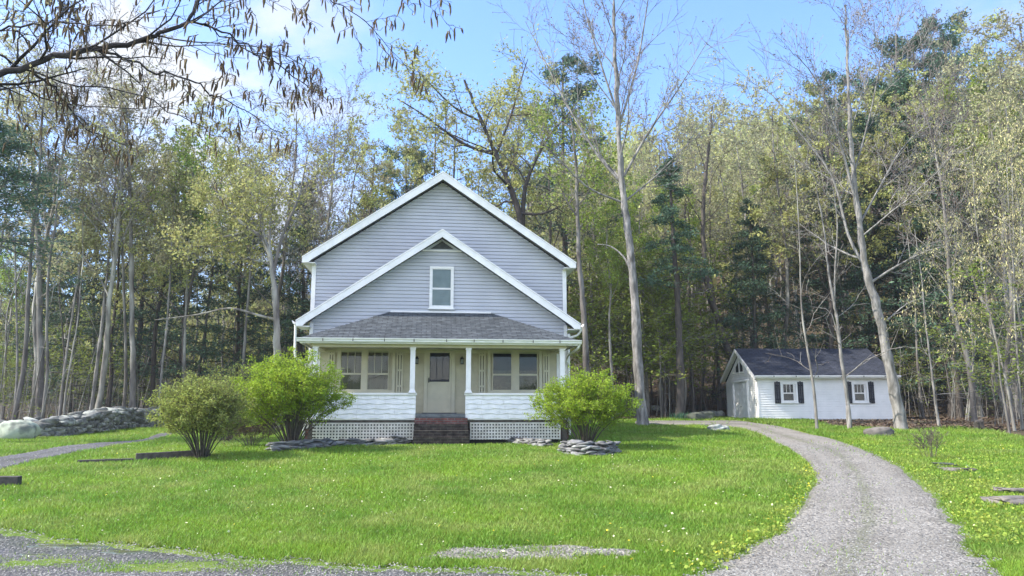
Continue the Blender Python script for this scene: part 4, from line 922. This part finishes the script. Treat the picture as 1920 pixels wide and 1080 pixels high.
# ------------------------------------------------------------------ bushes
def bush(name, px, py, w, h, seed, nst, leafmat, nleaf, size, label, skew=0, base_r=.12, low=.28, cat='bush', stemmat='l_hemstem', dome=1., flat=.35):
    bx, by = G(px, py); z0 = hz(bx, by); T = Tree(seed)
    BP = P_(4, [5, 5, 5], [6, 5, 4, 3], [.05, .12, .15, .2], [.05, .05, .04, .03], [.35, .3, .3, .5], [.35, .2, .15], [28, 34, 40], [.42, .42, .42], [.3, .3, .3], [.55, .55, .5])
    for k in range(nst):
        a = k*2.4; rad = math.sqrt((k+.5)/nst); tx = math.cos(a)*rad*w*.5*.92+skew*h*.3; ty = math.sin(a)*rad*w*.42
        tz = h*(1-.42*rad**2.2)*T.R.uniform(.80, .98); p0 = (math.cos(a)*base_r*rad, math.sin(a)*base_r*rad, -.05)
        p1 = (tx*.25+p0[0]*.7, ty*.25+p0[1]*.7, tz*.36); p2 = (tx*.62, ty*.62, tz*.70)
        T.stem([p0, p1, p2, (tx, ty, tz)], .017*h/2, .004, BP, flare=1.1)
    for k in range(nst):
        a = T.R.uniform(0, 6.28); q = T.R.uniform(.2, .95); e0 = np.array([math.cos(a)*q*w*.44+skew*h*.3, math.sin(a)*q*w*.4, h*(1-.42*q**2.2)*.86])
        d = np.array([math.cos(a)*q*.9+T.R.gauss(0, .3), math.sin(a)*q*.9, T.R.uniform(.5, 1.1)]); d /= np.linalg.norm(d); L_ = T.R.uniform(.2, .5)*h/2
        c = np.array([e0-d*.3, e0, e0+d*L_*.5, e0+d*L_+np.array([0, 0, .03])]); T.t.append((c, np.array([.006, .005, .004, .002]), 3)); T.an += [tuple(c[1]+(c[3]-c[1])*t) for t in (.2, .4, .6, .8, 1.)]*3
    root = empty(name, (bx, by, z0), 0, label=label, cat=cat)
    A = np.array(T.an); keep = A[:, 2] > low*h*(.5+.5*np.minimum(1, np.hypot(A[:, 0], A[:, 1])/(w*.45)))
    A = A[keep]; A = A[(np.hypot(A[:, 0]-skew*h*.2, A[:, 1]) < w*.56)&(A[:, 2] < h*1.16)]
    idx = T.r.integers(0, len(A), nleaf); C_ = A[idx]+T.r.normal(0, .055, (nleaf, 3))*np.array([1, 1, .6])
    link('stems', T.trunkmesh('stems', .0025), M[stemmat], root)
    V, Q = leaves(C_, size, T.r, aspect=.5, flat=flat); link('foliage', arrmesh('foliage', V, Q), M[leafmat], root); return root
bush('round_bush', 546, 842, 3.35, 2.35, 301, 44, 'l_bush', 46000, .055, 'large bright yellow green bush left of the porch', skew=-.2)
bush('round_bush', 1099, 840, 3.1, 1.95, 302, 40, 'l_bush', 34000, .055, 'bright green vase shaped bush right of the porch above the stacked stones', low=.34)
bush('spreading_bush', 378, 859, 2.35, 1.85, 303, 44, 'l_bush2', 32000, .05, 'dull olive green feathery bush at the end of the timber edging', skew=-.15, low=.2)
bush('brown_shrub', 470, 838, 1.9, .85, 304, 26, 'l_brown', 7000, .035, 'low brownish purple twiggy shrub between the two left bushes', low=.05, flat=0)
bush('tall_shrub', 425, 828, 2.0, 2.45, 305, 14, 'l_bush2', 5200, .05, 'tall sparse pale shrub behind the olive bush', low=.25)
bush('bare_shrub', 1745, 862, .9, .75, 306, 10, 'l_bush2', 160, .03, 'small wispy leafless shrub in the grass right of the driveway', low=.3)
bush('small_shrub', 735, 800, .01+.5, .4, 307, 4, 'l_brown', 60, .03, 'tiny twiggy shrub against the lattice', low=.3) if False else None

# ------------------------------------------------------------------ stones
import bmesh
def icos(sub):
    bm = bmesh.new(); bmesh.ops.create_icosphere(bm, subdivisions=sub, radius=1); bm.verts.ensure_lookup_table()
    V = np.array([v.co[:] for v in bm.verts]); F = np.array([[v.index for v in f.verts] for f in bm.faces]); bm.free(); return V, F
I2, I3, I4 = icos(2), icos(3), icos(4)
def rock(r, ico, sx, sy, sz, box=.5, rough=.18):
    V, F = ico; P = V.copy(); P = np.sign(P)*np.abs(P)**(1-box*.55)
    for f, a in ((1.7, rough), (3.9, rough*.5), (8, rough*.22)):
        o = r.uniform(0, 9, 3); m = r.normal(0, 1, (3, 3))*f*.6
        P = P*(1+a*np.sin(V@m+o).prod(axis=1, keepdims=True)*1.4)
    return P*np.array([sx, sy, sz]), F
def rotz(P, a, tx=0., ty=0.):
    c, s = math.cos(a), math.sin(a); P = P@np.array([[c, s, 0], [-s, c, 0], [0, 0, 1.]])
    c, s = math.cos(tx), math.sin(tx); P = P@np.array([[1, 0, 0], [0, c, s], [0, -s, c]]); c, s = math.cos(ty), math.sin(ty); return P@np.array([[c, 0, -s], [0, 1, 0], [s, 0, c]])
def onerock(name, px, py, sx, sy, sz, m, label, seed, cat='rock', rz=0., lift=.35, ico=None, box=.4, rough=.2, parent=None, xy=None):
    r = np.random.default_rng(seed); x, y = xy or G(px, py); P, F = rock(r, ico or I4, sx, sy, sz, box, rough); P = rotz(P, rz)
    o = link(name, arrmesh(name, P, tris=F, smooth=True), M[m]); o.location = (x, y, hz(x, y)+sz*lift); return tag(o, label, cat)
def drywall(name, path, h, thick, label, cat, m, seed, sx=.26, sz=.09, hf=None, density=1., box=.4):
    r = np.random.default_rng(seed); c = catmull(path, 12); seg = np.linalg.norm(np.diff(c, axis=0), axis=1); cum = np.concatenate([[0], np.cumsum(seg)]); L = cum[-1]
    V = []; F = []; b = 0
    for row in range(99):
        zz = row*sz*1.45
        if zz > h: break
        d = 0
        while d < L:
            w = sx*r.uniform(.6, 1.4); t = d+w; d += w*1.55/density
            if t > L: break
            x = np.interp(t, cum, c[:, 0]); y = np.interp(t, cum, c[:, 1]); k = min(len(c)-2, int(np.searchsorted(cum, t))); k = max(k-1, 0)
            a = math.atan2(c[k+1][1]-c[k][1], c[k+1][0]-c[k][0]); hh = h*(hf(t/L) if hf else 1)*r.uniform(.85, 1.1)
            if zz > hh: continue
            for side in (-1, 1):
                off = side*thick*.5*(1-.35*zz/h)*r.uniform(.7, 1); P, Fc = rock(r, I2, w, thick*.38, sz*r.uniform(.75, 1.35), box, .28)
                P = rotz(P, a+r.normal(0, .15), r.normal(0, .10), r.normal(0, .14)); P = P+np.array([x-math.sin(a)*off, y+math.cos(a)*off, hz(x, y)+zz+sz*.3+r.normal(0, .015)])
                V.append(P); F.append(Fc+b); b += len(P)
    o = link(name, arrmesh(name, np.concatenate(V), tris=np.concatenate(F)), M[m]); return tag(o, label, cat)
wp = [G(52, 822), G(110, 818), G(170, 811), G(215, 806), G(262, 803), G(320, 800)]
drywall('stone_wall', wp, .88, .75, 'long dry stacked stone wall with lichen pale stones at the edge of the left woods', 'stone wall', 'stone', 51, sx=.25, sz=.10, box=.7, hf=lambda t: .62+.38*min(1, t*1.8), density=1.15)
wp = [G(-60, 824), G(-20, 822), G(12, 822)]
drywall('stone_wall', wp, .6, .6, 'short end of stone wall left of the pale boulder', 'stone wall', 'stone', 52, sx=.22, sz=.09)
onerock('boulder', 32, 824, .58, .42, .36, 'lichen', 'big pale lichen covered boulder at the end of the stone wall', 53, 'boulder', lift=.75, rz=.2)
def H2W(lx, ly): c, s = math.cos(HR), math.sin(HR); return (HO[0]+lx*c-ly*s, HO[1]+lx*s+ly*c)
drywall('stone_edging', [G(503, 847), G(570, 843), G(640, 837), G(700, 834), G(772, 830)], .24, .34, 'low edging of flat dark stones in front of the left lattice', 'stone edging', 'flag', 54, sx=.2, sz=.035, hf=lambda t: 1 if t < .35 else .65)
drywall('stone_edging', [G(884, 828), G(940, 830), G(990, 835), G(1024, 839)], .16, .28, 'low edging of flat stones in front of the right lattice', 'stone edging', 'flag', 55, sx=.19, sz=.033)
drywall('stone_stack', [G(1062, 847), G(1090, 853), G(1120, 854), G(1146, 850)], .27, .36, 'stacked flat stones around the foot of the right bush', 'stone edging', 'flag', 56, sx=.17, sz=.035, density=1.2)
onerock('rock', 1655, 818, .52, .3, .21, 'redrock', 'flat topped tan rock beside the leaning tree', 57, lift=.6)
onerock('rock', 1338, 808, .33, .25, .13, 'stone', 'low rubble rock where the lawn meets the driveway', 58, lift=.6, rough=.35)
onerock('rock', 1356, 808, .22, .18, .15, 'stone', 'small pointed rock right of the low rubble rock', 59, lift=.6, rough=.35)
onerock('boulder', 1318, 787, .8, .5, .3, 'darkrock', 'dark mossy boulder left of the garage door', 60, 'boulder', lift=.5)
onerock('stump', 1836, 806, .17, .15, .22, 'timber', 'short dark rotten stump in the grass on the right', 61, 'stump', lift=.8, rough=.35)
onerock('flat_stone', 1793, 884, .30, .16, .05, 'redrock', 'flat grey stone slab lying in the right grass', 62, lift=.45, box=.9, rough=.4, rz=-.4)
onerock('flat_stone', 1770, 874, .20, .12, .045, 'darkrock', 'dark flat stone just behind the grey slab', 63, lift=.45, box=.9, rough=.4, rz=-.3)
onerock('flat_stone', 1905, 945, .42, .22, .07, 'redrock', 'larger flat stone at the right picture edge, front one of the pair', 64, lift=.45, box=.9, rough=.4, rz=.2)
onerock('flat_stone', 1912, 925, .38, .2, .06, 'redrock', 'flat stone at the right picture edge, rear one of the pair', 65, lift=.45, box=.9, rough=.4, rz=-.1)
for k in range(14):
    x, y = rr.uniform(5.5, 14), rr.uniform(47.5, 54); 
    tagl = ['mossy rock', 'grey rock'][k % 2]; o = onerock('rock', 0, 0, rr.uniform(.25, .7), rr.uniform(.2, .5), rr.uniform(.12, .3), ['darkrock', 'stone'][k % 2], f'{tagl} half buried in the leaf litter of the slope', 70+k, xy=(x, y)); o['group'] = f'{tagl}s on the slope'
# timber edging
def beam(name, a, b, w, h, label, cat, sink=.02, lift=0.):
    x0, y0 = a; x1, y1 = b; L = math.hypot(x1-x0, y1-y0); n = max(2, int(L/.4)); m = MB(); an = math.atan2(y1-y0, x1-x0); nx_, ny_ = -math.sin(an)*w/2, math.cos(an)*w/2; vs = []
    for k in range(n+1):
        t = k/n; x, y = x0+(x1-x0)*t, y0+(y1-y0)*t; z = hz(x, y)-sink; j = rr.gauss(0, .006)
        vs += [(x-nx_, y-ny_, z), (x+nx_, y+ny_, z), (x+nx_, y+ny_, z+h+lift+j), (x-nx_, y-ny_, z+h+lift+j)]
    fs = [(3, 2, 1, 0), (4*n, 4*n+1, 4*n+2, 4*n+3)]
    for k in range(n):
        for q in range(4): fs.append((4*k+q, 4*k+(q+1) % 4, 4*k+4+(q+1) % 4, 4*k+4+q))
    m.add(vs, fs); o = m.build(name, 'timber', None, bevel=.01); return tag(o, label, cat)
beam('timber_edging', G(145, 869), G(250, 865), .15, .09, 'dark low garden timber, left length of the two', 'timber')
beam('timber_edging', G(254, 864), G(392, 856), .15, .19, 'dark garden timber running into the olive bush', 'timber')
beam('timber_edging', G(-40, 914), G(36, 912), .2, .20, 'weathered timber end at the far left of the lawn', 'timber')
# daffodil clumps
def clump(px, py, n, w, h, m, name, label, cat, seed, flowers=None, xy=None):
    r = np.random.default_rng(seed); x, y = xy or G(px, py); V = []; T_ = []
    for k in range(n):
        bx, by = x+r.normal(0, w*.35), y+r.normal(0, w*.25); H = h*r.uniform(.6, 1.1); a = r.uniform(0, 6.28); l = r.uniform(.1, .5)*H; q = .012; z = hz(bx, by)
        dx, dy = math.cos(a), math.sin(a); b = len(V)
        V += [(bx-dy*q, by+dx*q, z), (bx+dy*q, by-dx*q, z), (bx+dx*l*.4+dy*q, by+dy*l*.4-dx*q, z+H*.7), (bx+dx*l*.4-dy*q, by+dy*l*.4+dx*q, z+H*.7), (bx+dx*l, by+dy*l, z+H)]
        T_ += [(b, b+1, b+2), (b, b+2, b+3), (b+3, b+2, b+4)]
    return tag(link(name, arrmesh(name, V, tris=T_), M[m]), label, cat)
clump(1283, 787, 260, 1.1, .42, 'daff', 'daffodil_clump', 'blue green daffodil leaves beside the dark boulder', 'plant', 81)
clump(208, 806, 160, 1.0, .35, 'daff', 'daffodil_clump', 'blue green daffodil leaves at the foot of the stone wall', 'plant', 82)

# ------------------------------------------------------------------ grass, flowers, litter, pebbles
def grass():
    r = np.random.default_rng(21); N = 1050000; Y = 7.2+34*r.random(N)**1.9; u = r.uniform(-.86, .86, N); x = u*Y
    # keep density ~ 1/Y beyond 12 m
    inside = instrip(x, Y); edge = r.random(N) < .02*(np.sin(x*2.1)*np.sin(Y*.9) > .1)
    keep = (~inside | (edge & (Y > 7.4))) & (forest(x, Y) < r.normal(-.2, .6, N))
    lx, ly = x-HO[0], Y-HO[1]; c, s = math.cos(HR), math.sin(HR); hx, hy = lx*c+ly*s, -lx*s+ly*c
    keep &= ~((np.abs(hx) < 4.5) & (hy > -2.35)); keep &= ~((x > 13.2) & (x < 20.9) & (Y > 40.8)); keep &= ~((np.abs(hx) < .9) & (hy > -3.0)); keep &= ~((np.abs(hx) > .8) & (np.abs(hx) < 4.6) & (hy > -3.1+.25*np.sin(x*2)))
    keep &= ~((((x-PATCH[0])/PATCH[2])**2+((Y-PATCH[1])/PATCH[3])**2 < 1) & (r.random(N) < .35+.5*(np.sin(x*5)*np.sin(Y*17) > -.2)))
    for (a, b, c1, d) in VERGE: keep |= (((x-a)/c1)**2+((Y-b)/d)**2 < 1) & (r.random(N) < .45)
    x, Y = x[keep], Y[keep]; n = len(x); z = ht(x, Y)
    pat = .5+.5*np.sin(x*1.7+np.sin(Y*1.3)*2)*np.sin(Y*1.1+np.sin(x*.8)*2)
    H = (.028+.045*r.random(n)**1.6)*(.75+.5*pat)*(1+.03*(Y-8)); H *= np.where((x > 8) & (forest(x, Y) > -14), 1.25, 1); wd = .0042+.00052*Y
    a = r.uniform(0, 6.283, n); fa_ = r.uniform(0, 6.283, n); le = H*r.uniform(.3, 1.3, n)
    dx, dy = np.cos(a)*wd, np.sin(a)*wd
    V = np.stack([np.stack([x-dx, Y-dy, z-.005], -1), np.stack([x+dx, Y+dy, z-.005], -1), np.stack([x+np.cos(fa_)*le, Y+np.sin(fa_)*le, z+H], -1)], 1).reshape(-1, 3)
    i = np.arange(n)*3; tag(link('grass', arrmesh('grass', V, tris=np.stack([i, i+1, i+2], -1)), M['grass']), 'fresh green lawn grass', kind='stuff'); print('grass', n)
grass()
def flecks(name, n, f, size, m, label, zoff, seed, flat=.6, sel=None):
    r = np.random.default_rng(seed); P = f(r, n); x, y = P[:, 0], P[:, 1]; z = ht(x, y)+zoff*r.uniform(.5, 1.1, len(x))
    V, Q = leaves(np.stack([x, y, z], -1), size, r, aspect=.8, flat=flat); tag(link(name, arrmesh(name, V, Q), M[m]), label, kind='stuff')
def lawnpts(r, n):
    Y = 8+15*r.random(n*3); x = r.uniform(-.7, .7, n*3)*Y; k = ~instrip(x, Y) & (r.random(n*3) < (.5+.5*np.sin(x*.9)*np.sin(Y*.8+1))); return np.stack([x[k], Y[k]], -1)[:n]
flecks('lawn_flowers', 800, lawnpts, .032, 'cream_petal', 'tiny pale flowers dotted over the lawn', .06, 31)
flecks('dandelions', 150, lawnpts, .035, 'yellow', 'yellow dandelions in the lawn', .06, 32)
def edgepts(r, n):
    A = STRIPS[0][0]; c = np.array([q for q in A if q[1] < 17 and q[1] > 8.2]); i = r.integers(0, len(c)-1, n); t = r.random(n)[:, None]; p = c[i]*(1-t)+c[i+1]*t
    p = p+np.stack([-np.abs(r.normal(0, .22, n))+.05, r.normal(0, .1, n)], -1); return p
flecks('yellow_weeds', 900, edgepts, .04, 'grass_y', 'yellow green weeds along the driveway edge', .08, 33, .3)
flecks('yellow_flowers', 80, edgepts, .03, 'yellow', 'small yellow flowers along the driveway edge', .12, 34)
def rightpts(r, n):
    Y = 9+17*r.random(n*8); x = r.uniform(.3, .74, n*8)*Y; k = ~instrip(x, Y) & (x > 5+ (Y-9)*.25); return np.stack([x[k], Y[k]], -1)[:n]
flecks('verge_weeds', 9000, rightpts, .04, 'grass_y', 'yellow green weeds on the right verge', .07, 35, .3)
def litpts(r, n):
    Y = 30+35*r.random(n*4); x = r.uniform(-.78, .8, n*4)*Y; k = forest(x, Y) > r.normal(.2, .8, n*4); k &= ~((np.abs(x-HO[0]) < 5) & (Y < 36)); k &= ~((x > 13.2) & (x < 20.9) & (Y > 40.8) & (Y < 47.2)); return np.stack([x[k], Y[k]], -1)[:n]
flecks('leaf_litter', 60000, litpts, .12, 'litter', 'brown fallen leaves on the woods floor', .03, 36, .8)
def pebbles():
    r = np.random.default_rng(41); N = 60000; Y = 7.4+16*r.random(N)**2; x = r.uniform(-.72, .72, N)*Y; k = instrip(x, Y) | (((x-PATCH[0])/1.1)**2+((Y-PATCH[1])/.27)**2 < 1); x, Y = x[k], Y[k]; n = len(x)
    z = ht(x, Y)+.026; O = np.array([(1, 0, 0), (0, 1, 0), (-1, 0, 0), (0, -1, 0), (0, 0, .8)]); s = r.uniform(.005, .015, n)*(1+.03*(Y-7)); a = r.uniform(0, 6.28, n)
    c, q = np.cos(a), np.sin(a); Vx = (O[None, :, 0]*c[:, None]-O[None, :, 1]*q[:, None])*s[:, None]+x[:, None]; Vy = (O[None, :, 0]*q[:, None]+O[None, :, 1]*c[:, None])*s[:, None]*.8+Y[:, None]
    Vz = O[None, :, 2]*s[:, None]+z[:, None]+r.normal(0, .1, (n, 5))*s[:, None]; i = np.arange(n)*5
    T_ = np.concatenate([np.stack([i+p, i+w, i+4], -1) for p, w in ((0, 1), (1, 2), (2, 3), (3, 0))])
    tag(link('pebbles', arrmesh('pebbles', np.stack([Vx, Vy, Vz], -1).reshape(-1, 3), tris=T_), M['gravelst']), 'loose gravel stones on the driveway and road', kind='stuff')
pebbles()

# ------------------------------------------------------------------ light, sky, air
SAZ, SEL = R(-99), R(45)     # azimuth from +Y (negative = left)
sd = (math.sin(SAZ)*math.cos(SEL), math.cos(SAZ)*math.cos(SEL), math.sin(SEL))
sl_ = bpy.data.lights.new('sun', 'SUN'); sl_.energy = 3.5; sl_.angle = R(.55); sl_.color = (1, .94, .84)
so = bpy.data.objects.new('sun', sl_); COL.objects.link(so)
from mathutils import Vector
so.rotation_euler = Vector(sd).to_track_quat('Z', 'Y').to_euler()
w = bpy.data.worlds.new('World'); SC.world = w; w.use_nodes = True; nt = w.node_tree; L = nt.links; bg = nt.nodes['Background']
sk = _n(nt, 'ShaderNodeTexSky'); sk.sky_type = 'NISHITA'; sk.sun_disc = False; sk.sun_elevation = SEL; sk.sun_rotation = SAZ; sk.air_density = 1.0; sk.dust_density = .6; sk.ozone_density = 1.6; sk.altitude = 300
tc = _n(nt, 'ShaderNodeTexCoord')
def dmask(dirv, lo, hi):
    d = _n(nt, 'ShaderNodeVectorMath', operation='DOT_PRODUCT'); L.new(tc.outputs['Generated'], d.inputs[0]); q = np.array(dirv)/np.linalg.norm(dirv); d.inputs[1].default_value = tuple(q)
    r = _n(nt, 'ShaderNodeMapRange', interpolation_type='SMOOTHSTEP'); r.inputs[1].default_value = math.cos(R(lo)); r.inputs[2].default_value = math.cos(R(hi)); L.new(d.outputs['Value'], r.inputs[0]); return r.outputs[0]
mp = _n(nt, 'ShaderNodeMapping'); mp.inputs['Scale'].default_value = (1, 1, 2.2); mp.inputs['Location'].default_value = (.3, .1, 0); L.new(tc.outputs['Generated'], mp.inputs[0])
nz = _n(nt, 'ShaderNodeTexNoise'); nz.inputs['Scale'].default_value = 3.2; nz.inputs['Detail'].default_value = 9; nz.inputs['Roughness'].default_value = .6; nz.inputs['Distortion'].default_value = .3; L.new(mp.outputs[0], nz.inputs[0])
def math_(op, a, b=None, clamp=False):
    m_ = _n(nt, 'ShaderNodeMath', operation=op); m_.use_clamp = clamp
    for i_, q in ((0, a), (1, b)):
        if q is None: continue
        if isinstance(q, (int, float)): m_.inputs[i_].default_value = q
        else: L.new(q, m_.inputs[i_])
    return m_.outputs[0]
m1 = dmask(ray(400, 150), 15, 2); m2 = dmask(ray(1960, 20), 8, 1); m3 = dmask(ray(100, 420), 26, 6)
m_fill = dmask((-.2, -1, .45), 80, 25)  # added bright cloud behind the camera, unseen, to fill the house front
mm = math_('ADD', math_('MULTIPLY', m_fill, .9), math_('ADD', math_('MULTIPLY', m1, .68), math_('ADD', math_('MULTIPLY', m2, .35), math_('MULTIPLY', m3, .6))))
cl = _n(nt, 'ShaderNodeMapRange', interpolation_type='SMOOTHSTEP'); cl.inputs[1].default_value = .43; cl.inputs[2].default_value = .64; L.new(nz.outputs[0], cl.inputs[0])
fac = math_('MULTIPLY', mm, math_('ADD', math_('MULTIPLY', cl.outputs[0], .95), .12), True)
mx = _n(nt, 'ShaderNodeMix', data_type='RGBA'); tn = _n(nt, 'ShaderNodeMix', data_type='RGBA', blend_type='MULTIPLY'); tn.inputs[0].default_value = 1; tn.inputs[7].default_value = (.62, .80, 1.06, 1); L.new(sk.outputs[0], tn.inputs[6])
L.new(fac, mx.inputs[0]); L.new(tn.outputs[2], mx.inputs[6]); cc = _n(nt, 'ShaderNodeMix', data_type='RGBA'); L.new(m_fill, cc.inputs[0]); cc.inputs[6].default_value = (2.2, 2.3, 2.45, 1); cc.inputs[7].default_value = (8.0, 7.6, 7.1, 1); L.new(cc.outputs[2], mx.inputs[7])
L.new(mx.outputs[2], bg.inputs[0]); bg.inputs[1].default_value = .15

HAZE = True
if HAZE:
    b = MB().box(-430, 430, -70, 620, -3, 130); hm = bpy.data.materials.new('air_haze'); hm.use_nodes = True; nt = hm.node_tree; nt.nodes.remove(nt.nodes['Principled BSDF'])
    pv = _n(nt, 'ShaderNodeVolumePrincipled'); pv.inputs['Color'].default_value = (.9, .94, 1, 1); pv.inputs['Density'].default_value = .00045; pv.inputs['Anisotropy'].default_value = .3
    nt.links.new(pv.outputs[0], nt.nodes['Material Output'].inputs['Volume']); tag(b.build('haze', hm), 'thin pale air between the trees', kind='stuff')

SC.view_settings.view_transform = 'Standard'; SC.view_settings.look = 'None'; SC.view_settings.exposure = 1.52; SC.view_settings.gamma = 1
SC.render.engine = 'CYCLES'
print('objects', len(bpy.data.objects), 'verts', sum(len(m.vertices) for m in bpy.data.meshes))
